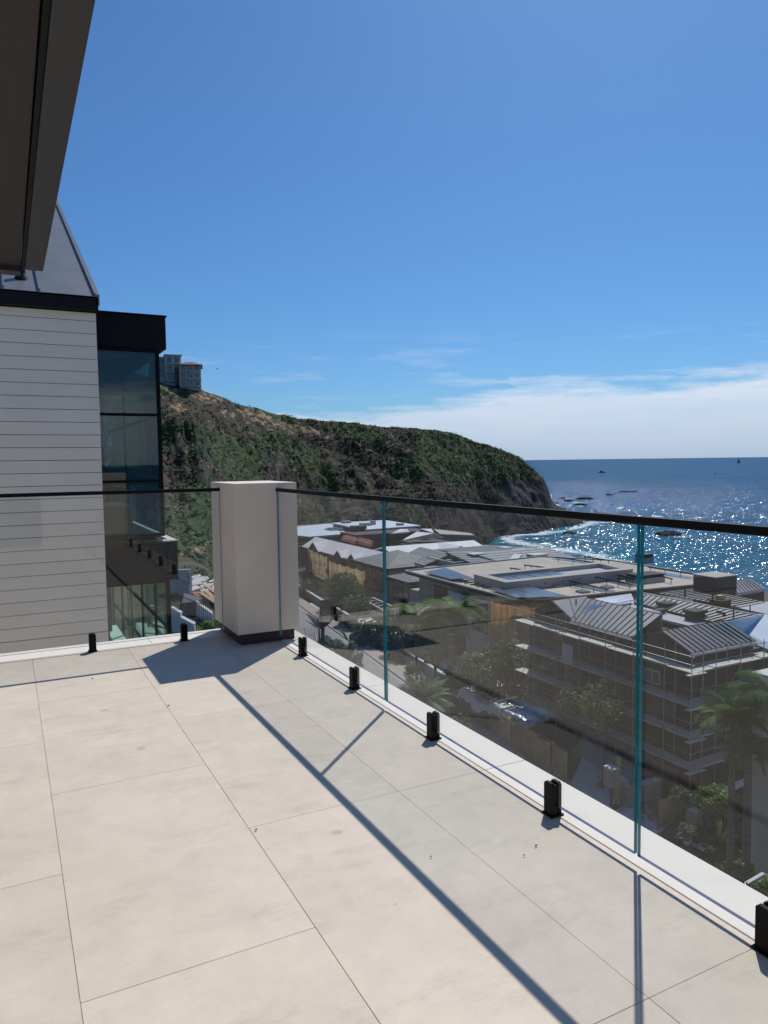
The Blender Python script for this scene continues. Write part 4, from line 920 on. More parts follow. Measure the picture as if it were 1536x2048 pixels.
# front right wing, ridge along x
ZE = -10.5; apex = onx(1322, 1262, 36.6); rr_ = onz(1455, 1242, apex[2])
t = MB(); t.add([(36.75, 30.75, -11.1), (36.75, 35.3, -11.1), (36.75, 35.3, ZE-.06), (36.75, apex[1], apex[2]-.06), (36.75, 30.75, ZE-.06), (36.9, 30.75, -11.1), (36.9, 35.3, -11.1), (36.9, 35.3, ZE-.06), (36.9, apex[1], apex[2]-.06), (36.9, 30.75, ZE-.06)], [(0, 1, 2, 3, 4), (9, 8, 7, 6, 5), (0, 4, 9, 5), (1, 6, 7, 2), (2, 7, 8, 3), (3, 8, 9, 4)]); t.build('gable_wall', M['darkwall'], dh)
t = MB(); t.box(36.9, 42.6, 30.75, 30.9, -11.1, ZE-.07); t.build('upper_wall', M['darkwall'], dh)
seam_roof(dh, (36.6, 30.6, ZE), (42.7, 30.6, ZE), (42.7, apex[1], apex[2]), (36.6, apex[1], apex[2]))
seam_roof(dh, (42.7, 35.5, ZE), (36.6, 35.5, ZE), (36.6, apex[1], apex[2]), (42.7, apex[1], apex[2]), trim=False)
# middle wing sloping up from the facade
seam_roof(dh, (36.6, 41.3, ZE), (36.6, 35.3, ZE), (39.9, 35.9, -9.45), (39.9, 43.2, -9.45))
t = MB(); t.plate([(39.9, 43.2, -9.42), (39.9, 35.9, -9.42), (40.15, 35.9, -9.5), (40.15, 43.2, -9.5)], .06); t.box(39.95, 40.1, 35.9, 43.2, -11.1, -9.55); t.build('ridge_wall', M['greywall'], dh)
# left wing: gable to the facade
g0 = onx(1070, 1217, 36.7); ga = onx(1102, 1202, 36.7); g1 = onx(1140, 1237, 36.7)
t = MB(); t.add([(36.72, g0[1], -11.1), (36.72, g1[1], -11.1), (36.72, g1[1], g1[2]), (36.72, ga[1], ga[2]), (36.72, g0[1], g0[2]), (36.9, g0[1], -11.1), (36.9, g1[1], -11.1), (36.9, g1[1], g1[2]), (36.9, ga[1], ga[2]), (36.9, g0[1], g0[2])], [(0, 4, 3, 2, 1), (5, 6, 7, 8, 9), (0, 5, 9, 4), (1, 2, 7, 6), (2, 3, 8, 7), (3, 4, 9, 8)]); t.build('gable_wall', M['darkwall'], dh)
rl = onz(1186, 1195, ga[2]); vl = onz(1160, 1234, g1[2])
seam_roof(dh, tuple(g1), tuple(vl), (rl[0], ga[1]+.1, ga[2]), tuple(ga))
t = MB(); t.plate([tuple(ga), (rl[0], ga[1]+.1, ga[2]), (rl[0], g0[1]+.5, g0[2]), tuple(g0)], .08); t.build('roof', M['seamroof'], dh)
# pale membranes not yet covered
def memb(pts_, z, mt='membrane', th=.05, nm='roof_membrane', par=dh):
    zz = z if hasattr(z, '__len__') else [z]*len(pts_)
    P = [onz(a, b, c) for (a, b), c in zip(pts_, zz)]; t = MB(); t.plate([tuple(p) for p in P], th); return t.build(nm, M[mt], par)
memb([(1189, 1197), (1262, 1187), (1268, 1199), (1211, 1210)], [-9.9, -9.9, -10.25, -10.25])
memb([(1180, 1208), (1211, 1211), (1170, 1230), (1160, 1233)], [-9.5, -9.6, -10.2, -10.3])
memb([(1211, 1211), (1276, 1199), (1500, 1236), (1385, 1253)], -10.6, 'greyflat', .2, 'flat_roof')
memb([(1455, 1242), (1530, 1228), (1600, 1250), (1600, 1320), (1500, 1285), (1490, 1265)], [-9.6, -9.6, -9.6, -11, -11, -10.6])
# rear ranges
A = onz(1268, 1204, -10.4); B = onz(1447, 1248, -10.4); C = onz(1520, 1232, -9.93); D = onz(1283, 1186, -9.93)
seam_roof(dh, tuple(A), tuple(B), tuple(C), tuple(D), .45, trim=False)
t = MB(); t.plate([tuple(A+[0, 0, -.07]), tuple(B+[0, 0, -.07]), tuple(B+[.2, 0, -.07]), tuple(A+[.2, 0, -.07])], .5); t.build('upstand', M['darkwall'], dh)
t = MB(); t.plate([tuple(D+[0, 0, .05]), tuple(C+[0, 0, .05]), tuple(C+[.35, 0, .0]), tuple(D+[.35, 0, .0])], .06); t.build('ridge_trim', M['white'], dh)
A = onz(1316, 1186, -10.0); B = onz(1478, 1214, -10.0); C = onz(1530, 1204, -9.7); D = onz(1392, 1176, -9.7)
seam_roof(dh, tuple(A), tuple(B), tuple(C), tuple(D), .5, trim=False)
memb([(1440, 1216), (1532, 1203), (1600, 1216), (1600, 1240), (1500, 1234)], -10.5, 'greyflat', .2, 'flat_roof')
# chimney box, far roof
cc = onz(1428, 1190, -10.2); t = MB(); t.box(cc[0]-1.1, cc[0]+1.5, cc[1]-1.0, cc[1]+1.2, -11, -8.55); ch_ = t.build('chimney', M['darkwall'], dh)
t = MB(); t.box(cc[0]-1.15, cc[0]+1.55, cc[1]-1.05, cc[1]+1.25, -8.549, -8.47); t.build('capping', M['tanwall'], ch_)
A = onz(1468, 1188, -10.0); B = onz(1531, 1177, -10.0); C = onz(1500, 1157, -9.55); D = onz(1455, 1164, -9.55)
seam_roof(dh, tuple(A), tuple(B), tuple(C), tuple(D), .5)
t = MB(); t.plate([tuple(A+[.1, .1, -.3]), tuple(B+[0, .1, -.3]), tuple(C+[0, 0, -1.1]), tuple(D+[0, 0, -1.1])], 1.6); t.build('far_wall', M['darkwall'], dh)
# vents and pipes standing on the roofs
for (a, b, z0, hh, r) in ((1152, 1211, -9.6, .5, .05), (1260, 1224, -10.55, .7, .04), (1370, 1193, -9.7, .7, .06), (1425, 1200, -9.6, .7, .06), (1467, 1238, -9.9, .8, .05), (1500, 1231, -10.3, .8, .04), (1448, 1233, -9.9, .3, .12), (1438, 1226, -9.8, .15, .2)):
    p = onz(a, b, z0); t = MB(); t.tube(p, p+np.array([0, 0, hh]), r, n=8); t.build('vent_pipe', M['blackmatte'], dh)
for (a, b, z0, w, l2, hh, mt_) in ((1333, 1217, -10.5, .9, .9, .5, 'blackmatte'), (1390, 1234, -10.4, 1.1, .9, .55, 'darkwall'), (1440, 1203, -9.7, 1.2, 1.0, .18, 'blackmatte'), (1320, 1222, -10.4, .8, .3, .15, 'darkwall')):
    p = onz(a, b, z0); t = MB(); t.box(p[0]-w/2, p[0]+w/2, p[1]-l2/2, p[1]+l2/2, z0-.3, z0+hh*.6); t.box(p[0]-w/2-.12, p[0]+w/2+.12, p[1]-l2/2-.12, p[1]+l2/2+.12, z0+hh*.6+.002, z0+hh); t.build('roof_vent', M[mt_], dh)
p = onz(1440, 1198, -9.5); t = MB(); t.box(p[0]-.25, p[0]+.25, p[1]-.2, p[1]+.2, -9.5, -9.2); t.build('yellow_bag', M['yellow'], dh)
p = onz(1300, 1230, -10.55)
wr = thing('insulation_roll', 'white rolled sheet lying on the grey flat roof between the black seam roofs', 'roll', p); t = MB(); t.tube(p+[-.1, .9, .2], p+[.1, -.9, .2], .2, n=10); t.build('roll', M['white'], wr)
# openings in the dark walls
for (y0, y1, z0, z1) in ((31.6, 33.8, -15.3, -13.7), (36, 38.4, -16.4, -13.9), (40, 42.2, -16.4, -13.9), (43.4, 45, -15.4, -13.9), (32, 34.5, -19.6, -17.3), (37, 40, -19.6, -17.2)): window(dh, 36.78, 0, y0, y1, z0, z1, 'x', bars=1)
for (x0, x1, z0, z1) in ((38, 40.4, -15.4, -13.7), (41, 42.4, -13.4, -11.8)): window(dh, x0, x1, 30.73, 0, z0, z1, 'y')
t = MB(); t.box(36.70, 36.745, 33.0, 34.9, -13.2, -12.3); wo = t.build('taped_window', M['white'], dh)
for k in range(3):
    t = MB(); t.box(36.685, 36.699, 33.08+k*.62, 33.6+k*.62, -13.1, -12.4); t.build('pane', M['solar'], wo)

# ---- scaffolding round it
sc = thing('scaffolding', 'steel tube scaffolding with pale plank decks round two sides of the dark seam roofed house', 'scaffolding', (35.6, 29.6, -20))
decks = (-11.35, -13.4, -15.35, -17.25)
yl = [29.55, 31.6, 34.1, 36.6, 39.1, 41.6, 44.1, 46.5]
for i, y in enumerate(yl):
    for x in (35.5, 36.45):
        t = MB(); t.tube((x, y, -20.1), (x+random.uniform(-.03, .03), y, -10.1), .028, n=6); t.build('upright', M['steel'], sc)
xl = [35.5, 37.6, 39.8, 42.0, 43.8]
for x in xl[1:]:
    for y in (29.55, 30.5):
        t = MB(); t.tube((x, y, -20.1), (x, y, -10.1), .028, n=6); t.build('upright', M['steel'], sc)
for dz in decks:
    for k, (a, b) in enumerate(zip(yl[:-1], yl[1:])):
        for j in range(3):
            x = 35.52+j*.31; t = MB(); t.box(x, x+.29, a-.12+random.uniform(-.05, .05), b+.1, dz-.04+j*.003*(k % 2), dz+.01+(k % 2)*.055); t.build('deck_board', M['plank'], sc)
    for k, (a, b) in enumerate(zip(xl[:-1], xl[1:])):
        for j in range(3):
            y = 29.57+j*.31; t = MB(); t.box(a-.1+(.9 if k == 0 else 0), b+.1, y, y+.29, dz-.03, dz+.03+(k % 2)*.05); t.build('deck_board', M['plank'], sc)
    t = MB(); t.box(34.9, 36.4, 29.2, 29.5, dz-.04, dz+.01); t.build('deck_board', M['plank'], sc)
    for h in (.5, 1.0):
        t = MB(); t.tube((35.45, yl[0]-.2, dz+h), (35.45, yl[-1]+.2, dz+h), .022, n=5); t.build('guard_rail', M['steel'], sc)
        t = MB(); t.tube((35.3, 29.5, dz+h+.03), (44.1, 29.5, dz+h+.03), .022, n=5); t.build('guard_rail', M['steel'], sc)
for a, b, dz in ((31.6, 34.1, -15.35), (39.1, 41.6, -13.4), (44.1, 41.6, -15.35), (36.6, 39.1, -17.25), (31.6, 34.1, -19.5)):
    t = MB(); t.tube((35.43, a, dz+.05), (35.43, b, dz+1.9), .02, n=5); t.build('brace', M['steel'], sc)
for a, b, dz in ((35.5, 37.6, -15.35), (37.6, 39.8, -13.4), (39.8, 42, -15.35)):
    t = MB(); t.tube((a, 29.46, dz+.05), (b, 29.46, dz+1.9), .02, n=5); t.build('brace', M['steel'], sc)
ld = MB()
for s_ in (0, .38): ld.tube((35.3, 40.7+s_, -13.4), (35.35, 40.7+s_, -10.2), .02, n=5)
for k in range(10): ld.tube((35.32, 40.7, -13.2+k*.3), (35.32, 41.08, -13.2+k*.3), .013, n=5)
ld.build('ladder', M['steel'], sc)
t = MB(); t.box(35.3, 35.33, 39.6, 40.7, -13.3, -11.9); t.build('debris_sheet', M['concrete'], sc)

# ---- the large flat roofed house with tan parapets and solar arrays
eh = thing('flat_roof_house', 'broad house with tan gravel flat roof, raised skylight block and solar arrays', 'house', (41, 53.5, -20))
ZR = -11.5
ep = [(41.3, 75), (41.2, 53.9), (43.9, 52.6), (67.3, 50.4), (67.6, 68.7), (62.5, 76.5)]
inn = [(42.6, 74), (42.6, 55.6), (44.6, 54.6), (66.4, 52.2), (66.6, 68.0), (62, 75.2)]
t = MB(); t.prism(inn, -20.2, ZR-.36); t.build('wall', M['greywall'], eh)
t = MB(); t.prism(ep, ZR-.35, ZR-.02); t.build('roof_slab', M['blackmatte'], eh)
t = MB(); t.prism([(41.6, 74.6), (41.5, 54.2), (44.1, 52.95), (67.0, 50.8), (67.3, 68.5), (62.3, 76.1)], ZR-.019, ZR+.012); t.build('gravel_roof', M['tanroof'], eh)
for a, b in zip(ep, ep[1:]+ep[:1]):
    t = MB(); t.beam((a[0], a[1], ZR+.05), (b[0], b[1], ZR+.05), .22, .14); t.build('parapet', M['beige'], eh)
# raised block
bp_ = [onz(947.6, 1148.4, -10.5), onz(1011.8, 1164.9, -10.5), onz(1266, 1138, -10.5), onz(1202, 1123.5, -10.5)]
b0, b1, b2, b3 = [p[:2] for p in bp_]
def lerp(p, q, f): return (p[0]+(q[0]-p[0])*f, p[1]+(q[1]-p[1])*f)
def inset(q, f, g): a, b, c, d_ = q; return [lerp(lerp(a, d_, g), lerp(b, c, g), f), lerp(lerp(a, d_, g), lerp(b, c, g), 1-f), lerp(lerp(a, d_, 1-g), lerp(b, c, 1-g), 1-f), lerp(lerp(a, d_, 1-g), lerp(b, c, 1-g), f)]
q = [b0, b1, b2, b3]; qi = inset(q, .17, .06)
for a, b, c, d_ in ((q[0], q[1], qi[1], qi[0]), (q[1], q[2], qi[2], qi[1]), (q[2], q[3], qi[3], qi[2]), (q[3], q[0], qi[0], qi[3])):
    t = MB(); t.prism([a, b, c, d_], ZR+.013, -10.5); t.build('block_wall', M['tanwall'], eh)
t = MB(); t.prism(qi, ZR+.013, -10.95); t.build('block_roof', M['greyflat'], eh)
qs = [lerp(qi[0], qi[3], .03), lerp(qi[1], qi[2], .03), lerp(qi[1], qi[2], .55), lerp(qi[0], qi[3], .55)]; qs = [lerp(qs[0], qs[1], .08), lerp(qs[0], qs[1], .92), lerp(qs[3], qs[2], .92), lerp(qs[3], qs[2], .08)]
for k in range(4):
    a = lerp(qs[0], qs[3], k/4+.01); b = lerp(qs[1], qs[2], k/4+.01); c = lerp(qs[1], qs[2], (k+1)/4-.01); d_ = lerp(qs[0], qs[3], (k+1)/4-.01)
    t = MB(); t.prism([a, b, c, d_], -10.949, -10.75); t.build('skylight_pane', M['solar'], eh)
for k in range(5):
    c = lerp(b1, b2, .16+.13*k); t = MB(); t.tube((c[0], c[1]-.03, -11.0), (c[0], c[1]+.05, -11.0), .09, n=10); t.build('vent_hole', M['blackmatte'], eh)
# solar arrays
def array(pts_, z0, z1, n, nm='solar_panel', par=eh, mt='solar'):
    P = [onz(*pts_[0], z0), onz(*pts_[1], z0), onz(*pts_[2], z1), onz(*pts_[3], z1)]
    for k in range(n):
        for h_ in (0, 1):
            f0, f1 = k/n+.004, (k+1)/n-.004; e0, e1 = (0, .49) if h_ == 0 else (.51, 1)
            A_, B_ = P[0]+(P[1]-P[0])*f0, P[0]+(P[1]-P[0])*f1; D_, C_2 = P[3]+(P[2]-P[3])*f0, P[3]+(P[2]-P[3])*f1
            t = MB(); t.plate([tuple(A_+(D_-A_)*e0), tuple(B_+(C_2-B_)*e0), tuple(B_+(C_2-B_)*e1), tuple(A_+(D_-A_)*e1)], .05); t.build(nm, M[mt], par)
array([(849, 1144), (901, 1158), (946, 1156), (890, 1135)], -11.2, -11.0, 6)
array([(972, 1176), (1034, 1195), (1142, 1193), (1068, 1175)], -11.2, -11.0, 8)
for k in range(6):
    p0 = onz(905+k*12, 1160+k*3.2, -11.35); p1 = p0+np.array([2.6, .4, 0]); t = MB(); t.beam(p0, p1, .06, .12); t.build('rack_rail', M['blackmatte'], eh)
for (a, b, c, d_, w) in ((1138, 1161, 1216, 1179, .5), (1188, 1153, 1264, 1169, .5), (1223, 1147, 1268, 1157, .5), (1296, 1134, 1398, 1150, .45), (1290, 1144, 1345, 1158, .5), (1112, 1114, 1215, 1129, .5), (1168, 1113, 1220, 1121, .45), (1048, 1130, 1090, 1135, .4), (1020, 1136, 1060, 1142, .4)):
    p0 = onz(a, b, -10.95); p1 = onz(c, d_, -10.95); t = MB(); t.beam(p0, p1, .10, .13); s_ = t.build('roof_screen', M['blackmatte'], eh)
    for f in (.05, .35, .65, .95):
        q_ = p0+(p1-p0)*f; t = MB(); t.tube((q_[0], q_[1], ZR), (q_[0], q_[1], -11.0), .04, n=5); t.build('post', M['blackmatte'], s_)
for (a, b, c, d_) in ((1150, 1173, 1212, 1186), (1210, 1163, 1262, 1175), (1293, 1145, 1375, 1158), (1105, 1118, 1190, 1130)):
    p0, p1 = onz(a, b, ZR+.03), onz(c, d_, ZR+.03); t = MB(); t.beam(p0+[.8, .3, 0], p1+[.8, .3, 0], 1.5, .05); t.build('array', M['solar'], eh)
for (a, b) in ((1166, 1185), (1112, 1174), (1215, 1176)):
    p = onz(a, b, ZR); t = MB(); t.box(p[0]-.5, p[0]+.5, p[1]-.5, p[1]+.5, ZR+.013, ZR+.18); s_ = t.build('skylight', M['greywall'], eh); t = MB(); t.box(p[0]-.42, p[0]+.42, p[1]-.42, p[1]+.42, ZR+.181, ZR+.21); t.build('pane', M['solar'], s_)
for (a, b, w, l2, h, mt_) in ((1290, 1163, 3.4, 2.2, .9, 'greywall'), (1288, 1126, 1.6, 1.6, 1.2, 'greywall')):
    p = onz(a, b, ZR); t = MB(); t.box(p[0]-w/2, p[0]+w/2, p[1]-l2/2, p[1]+l2/2, ZR+.013, ZR+h*.6); ch_ = t.build('chimney', M[mt_], eh)
    t = MB(); t.box(p[0]-w/2+.08, p[0]+w/2-.08, p[1]-l2/2+.08, p[1]+l2/2-.08, ZR+h*.6+.002, ZR+h*.95); t.build('louvre_box', M['darkwall'], ch_)
# facade towards the road
t = MB(); t.box(41.9, 42.59, 58.2, 66.5, -20.1, -12.6); t.build('projecting_wall', M['white'], eh)
window(eh, 41.88, 0, 59.2, 62.0, -15.9, -12.9, 'x'); window(eh, 42.55, 0, 68.0, 70.5, -15.2, -12.6, 'x'); window(eh, 42.55, 0, 55.9, 57.6, -16.0, -13.0, 'x')
window(eh, 42.55, 0, 71.5, 73.5, -19.3, -16.6, 'x'); window(eh, 41.88, 0, 63.2, 65.6, -19.3, -16.8, 'x')
t = MB(); t.box(41.0, 41.9, 63.5, 66.9, -15.75, -15.6); t.box(40.9, 41.6, 57.2, 60.4, -20.1, -16.2); t.build('balcony_wall', M['white'], eh)
t = MB()
gp = [(39.6, 55.5), (39.9, 53.4), (41.8, 50.9), (46, 49.2), (52, 48.8), (60, 49.6)]
nets = thing('tan_net_screen', 'tan building net hung on poles between the flat roofed house and the dark scaffolded one', 'building net', (39.6, 55.5, -20))
for a, b in zip(gp[:-1], gp[1:]):
    t = MB(); nn_ = 7
    for k in range(nn_):
        f0, f1 = k/nn_, (k+1)/nn_; p0 = lerp(a, b, f0); p1 = lerp(a, b, f1); w0, w1 = .12*math.sin(k*2.1), .12*math.sin((k+1)*2.1)
        t.prism([(p0[0]+w0, p0[1]+w0), (p1[0]+w1, p1[1]+w1), (p1[0]+w1+.03, p1[1]+w1+.03), (p0[0]+w0+.03, p0[1]+w0+.03)], -20, [-11.75-.12*abs(math.sin(k)), -11.75-.12*abs(math.sin(k+1)), -11.75-.12*abs(math.sin(k+1)), -11.75-.12*abs(math.sin(k))])
    t.build('net_panel', M['netting'], nets)
    t = MB(); t.tube((a[0], a[1], -20), (a[0], a[1], -11.5), .035, n=6); t.build('pole', M['steel'], nets)

# ---- grey slate houses
def slatehouse(nm, label, x0, x1, y0, y1, ze, zr, wallm='greywall', inset_=.6):
    h = thing(nm, label, 'house', (x0, y0, -20)); t = MB(); t.box(x0+inset_, x1-inset_, y0+inset_, y1-inset_, -20.1, ze-.16); t.build('wall', M[wallm], h); hip(h, x0, x1, y0, y1, ze, zr, M['shingle_g']); return h
g1_ = slatehouse('slate_house', 'grey house with slate hipped roof behind the first glass joint', 49.5, 60.5, 95.6, 108, -14.5, -12.7)
slab_courses(g1_, (49.5, 95.6, -14.5), (60.5, 95.6, -14.5), (55.2, 101.5, -12.8), (54.9, 101.5, -12.8), 9, M['shingle_g'])
slab_courses(g1_, (49.5, 108, -14.5), (49.5, 95.6, -14.5), (54.9, 101.6, -12.8), (54.9, 102.2, -12.8), 9, M['shingle_g'])
t = MB(); t.prism([(49.4, 108.1), (49.4, 95.5), (49.5, 95.5), (49.5, 108.1)], -14.95, -14.48); t.prism([(49.4, 95.5), (60.5, 95.5), (60.5, 95.6), (49.4, 95.6)], -14.95, -14.48); t.build('gutter', M['darkwall'], g1_)
for k in range(4): window(g1_, 50.08, 0, 97.2+k*2.4, 99.2+k*2.4, -18.6, -15.2, 'x', M['darkwall'], 1)
g2_ = slatehouse('slate_annexe', 'low slate hipped annexe with white corner block, right of the first glass joint', 49.2, 55.2, 88.6, 95.3, -15.5, -14.6)
slab_courses(g2_, (49.2, 88.6, -15.5), (55.2, 88.6, -15.5), (52.3, 91.8, -14.68), (52.1, 91.8, -14.68), 6, M['shingle_g'])
slab_courses(g2_, (49.2, 95.3, -15.5), (49.2, 88.6, -15.5), (52.1, 91.8, -14.68), (52.1, 92.2, -14.68), 6, M['shingle_g'])
t = MB(); t.prism([(49.1, 95.4), (49.1, 88.5), (49.2, 88.5), (49.2, 95.4)], -15.9, -15.48); t.prism([(49.1, 88.5), (55.2, 88.5), (55.2, 88.6), (49.1, 88.6)], -15.9, -15.48); t.build('gutter', M['darkwall'], g2_)
for k in range(3): window(g2_, 49.78, 0, 89.6+k*1.7, 91+k*1.7, -18.8, -16.2, 'x', M['darkwall'], 1)
t = MB(); t.box(49.3, 52.6, 86.4, 88.4, -18.5, -16.3); t.box(48.4, 53.4, 86.0, 89.1, -20.1, -18.6); t.build('corner_block', M['beige'], g2_)
g3_ = thing('slate_house', 'grey slate house with square roof parapet box and teal skylight, behind the flat roofed house', 'house', (55, 78, -20))
t = MB(); t.box(54.5, 77, 79, 106, -20.1, -14.3); t.build('wall', M['greywall'], g3_)
for a, b, c, d_, rows in (((54.6, 93.5, -14.1), (55.4, 103, -14.1), (61, 105.5, -12.9), (60.5, 95, -12.9), 8), ((64, 78.2, -14.2), (76, 80, -14.2), (76.5, 92, -12.6), (62, 92, -12.6), 10), ((58.5, 84, -13.6), (64, 79, -13.9), (64, 95, -12.7), (60, 96, -12.7), 8), ((63, 92, -12.8), (76, 92, -12.8), (74, 104, -13.3), (62, 104, -13.3), 8)):
    t = MB(); t.plate([a, b, c, d_], .2); t.build('roof', M['shingle_g'], g3_); slab_courses(g3_, a, b, c, d_, rows, M['slate_pale'] if rows == 10 else M['shingle_g'])
def parapet_box(par, cx0, cx1, cy0, cy1, z0, z1, mt, w=.35):
    for a in ((cx0, cx0+w, cy0, cy1), (cx1-w, cx1, cy0, cy1), (cx0+w, cx1-w, cy0, cy0+w), (cx0+w, cx1-w, cy1-w, cy1)):
        t = MB(); t.box(*a, z0, z1); t.build('parapet', M[mt], par)
    t = MB(); t.box(cx0+w, cx1-w, cy0+w, cy1-w, z0, z1-.5); t.build('well', M['greywall'], par)
parapet_box(g3_, 57.3, 61.4, 89.6, 97, -15.2, -13.4, 'concrete'); parapet_box(g3_, 57.5, 66.0, 77.6, 83.6, -14.6, -13.1, 'concrete')
array([(891, 1110), (955, 1106), (942, 1097.5), (878, 1104)], -13.6, -13.3, 2, 'skylight', g3_, 'teal')
for (a, b, w, h) in ((952, 1117, 2.0, 1.1), (1042, 1108, 2.3, 1.0), (1074, 1120, 2.4, 1.3), (1010, 1100, 1.6, .5)):
    p = onz(a, b, -13.4); t = MB(); t.box(p[0]-w/2, p[0]+w/2, p[1]-.9, p[1]+.9, -14.2, -13.3+h*.5); ch_ = t.build('chimney', M['concrete'], g3_); t = MB(); t.box(p[0]-w/2-.12, p[0]+w/2+.12, p[1]-1.0, p[1]+1.0, -13.3+h*.5+.01, -13.3+h*.5+.16); t.build('capping', M['white'], ch_)
for (a, b, c, d_) in ((1018, 1132, 1036, 1110),):
    p0, p1 = onz(a, b, -12.9), onz(c, d_, -12.9); t = MB(); t.beam(p0, p1, 1.2, .3); t.build('ridge_cap', M['white'], g3_)

# ---- gabled house being re-roofed: white underlay, red tile stacks
bh = thing('gabled_house', 'brown gabled house being roofed, white underlay on its slopes and stacks of red tiles', 'house', (52, 105, -20))
t = MB(); t.box(58.2, 76, 106.2, 119, -20.1, -15.25); t.box(52.5, 57.4, 106.2, 136.5, -20.1, -15.46); t.box(62.5, 80, 134, 142, -20, -13.4); t.box(72, 80, 108, 134, -20, -15); t.build('wall', M['brownwall'], bh)
def P3z(lst): return [tuple(onz(a, b, c)) for a, b, c in lst]
def plate_px(par, nm, mt, lst, th=.12):
    t = MB(); t.plate(P3z(lst), th); return t.build(nm, M[mt], par)
# long front slope and its ridge
gable_x(bh, 57.5, 76.5, 105.6, 119.5, -15.1, -13.35, M['shingle_w'])
gable_y(bh, 65.0, 73.0, 105.4, 112.4, -15.02, -13.25, M['shingle_w'], M['brownwall'])
gable_y(bh, 51.9, 57.9, 105.7, 137, -15.3, -13.55, M['shingle_w'], M['brownwall'])
# small cross gables on the road side
for yy, wd, ap in ((112.6, 1.9, -14.15), (118.4, 1.9, -14.15), (130.0, 2.8, -13.75)):
    xb = 52.0+(ap+15.3)/.583
    t = MB(); t.plate([(51.5, yy-wd, -15.35), (52.1, yy-wd, -15.2), (xb, yy, ap+.03), (51.5, yy, ap)], .08); t.plate([(51.5, yy, ap), (xb, yy, ap+.03), (52.1, yy+wd, -15.2), (51.5, yy+wd, -15.35)], .08); t.build('dormer_roof', M['shingle_w'], bh)
    t = MB(); t.add([(51.45, yy-wd+.15, -15.45), (51.45, yy+wd-.15, -15.45), (51.45, yy, ap-.1), (51.6, yy-wd+.15, -15.45), (51.6, yy+wd-.15, -15.45), (51.6, yy, ap-.1)], [(0, 2, 1), (3, 4, 5), (0, 1, 4, 3), (1, 2, 5, 4), (2, 0, 3, 5)]); t.box(51.5, 53.3, yy-wd*.8, yy+wd*.8, -20.1, -15.46); t.build('dormer_wall', M['brownwall'], bh)
plate_px(bh, 'roof', 'shingle_w', [(806, 1079, -14.2), (888, 1074.5, -14.2), (868, 1065, -13.0), (835, 1062.5, -13.0)])
plate_px(bh, 'roof', 'shingle_w', [(782, 1067, -13.5), (820, 1064.5, -13.5), (815, 1058, -12.9), (800, 1058, -12.9)])
plate_px(bh, 'roof', 'shingle_w', [(842, 1060.5, -13.5), (868, 1065.5, -13.5), (863, 1057.5, -12.9), (840, 1057.5, -12.9)])
t = MB(); t.box(65.5, 68.3, 141, 143.5, -14, -12.3); ch_ = t.build('chimney', M['brownwall'], bh)
# tile stacks on the slope
for k in range(9):
    a = 693+k*4.6; b = 1075+k*1.2 if k < 5 else 1079+(k-5)*1.6+1.5
    if k >= 5: a = 722+(k-5)*6
    for j in range(3):
        p = onz(a-j*1.5, b+j*2.6, -13.85); ts = MB(); ts.box(p[0]-.35, p[0]+.35, p[1]-.9, p[1]+.9, p[2]-.15, p[2]+.35+.08*((k+j) % 2)); o = ts.build('tile_stack', M['clay'], bh)
p = onz(817, 1092.5, -14.55); t = MB()
for a in ((-1.3, -1.0, -1.4, 1.4), (1.0, 1.3, -1.4, 1.4), (-1.0, 1.0, -1.4, -1.1), (-1.0, 1.0, 1.1, 1.4)): t.box(p[0]+a[0], p[0]+a[1], p[1]+a[2], p[1]+a[3], -15, -14.1)
t.build('skylight_curb', M['brownwall'], bh)
# ---- far house with two pale blue flat roofs
fh = thing('blue_roof_house', 'brown house with two overlapping pale blue flat roofs at the foot of the hill', 'house', (62, 142, -20))
t = MB(); R2 = [tuple(onz(*p, -13.0)[:2]) for p in ((731, 1059), (842, 1051), (770, 1040), (662, 1045.5))]; t.prism(R2, -13.3, -13.0); t.build('upper_roof', M['blueflat'], fh)
t = MB(); t.prism([lerp(p, (75, 150), .05) for p in R2], -20, -13.31); t.build('wall', M['brownwall'], fh)
R1 = [tuple(onz(*p, -14.2)[:2]) for p in ((575, 1070), (619, 1074), (729, 1065), (662, 1047), (575, 1054))]
t = MB(); t.prism(R1, -14.5, -14.2); t.build('lower_roof', M['blueflat'], fh)
t = MB(); t.prism([lerp(p, (62, 152), .05) for p in R1], -20, -14.51); t.build('lower_wall', M['brownwall'], fh)
for a, b in zip(R1, R1[1:]+R1[:1]): t = MB(); t.beam((a[0], a[1], -14.17), (b[0], b[1], -14.17), .25, .12); t.build('parapet', M['white'], fh)
for (a, b, w, h) in ((692, 1046, 2, .5), (731, 1051, 2.4, .6), (746, 1049, .7, .9), (800, 1050.5, 1.2, .5)):
    p = onz(a, b, -13.0); t = MB(); t.box(p[0]-w/2, p[0]+w/2, p[1]-.8, p[1]+.8, -12.99, -13+h); t.build('roof_vent', M['concrete'], fh)
for k in range(12):
    p = onz(655+k*5.5, 1059.5+(k % 3)*.8, -14.2); t = MB(); t.box(p[0]-.5, p[0]+.5, p[1]-.5, p[1]+.5, -14.19, -13.9+.3*(k % 2)); t.build('roof_unit', M['concrete'], fh)
tb = thing('tan_flat_house', 'low house with a plain tan flat roof at the cliff foot, behind the gabled roofs', 'house', (90, 120, -20))
P = [tuple(onz(*p, -15.2)[:2]) for p in ((880, 1068), (950, 1070.5), (940, 1066), (868, 1058))]; t = MB(); t.prism(P, -15.5, -15.2); t.build('roof', M['tanroof'], tb); t = MB(); t.prism([lerp(p, P[0], .04) for p in P], -21.5, -15.51); t.build('wall', M['greywall'], tb)
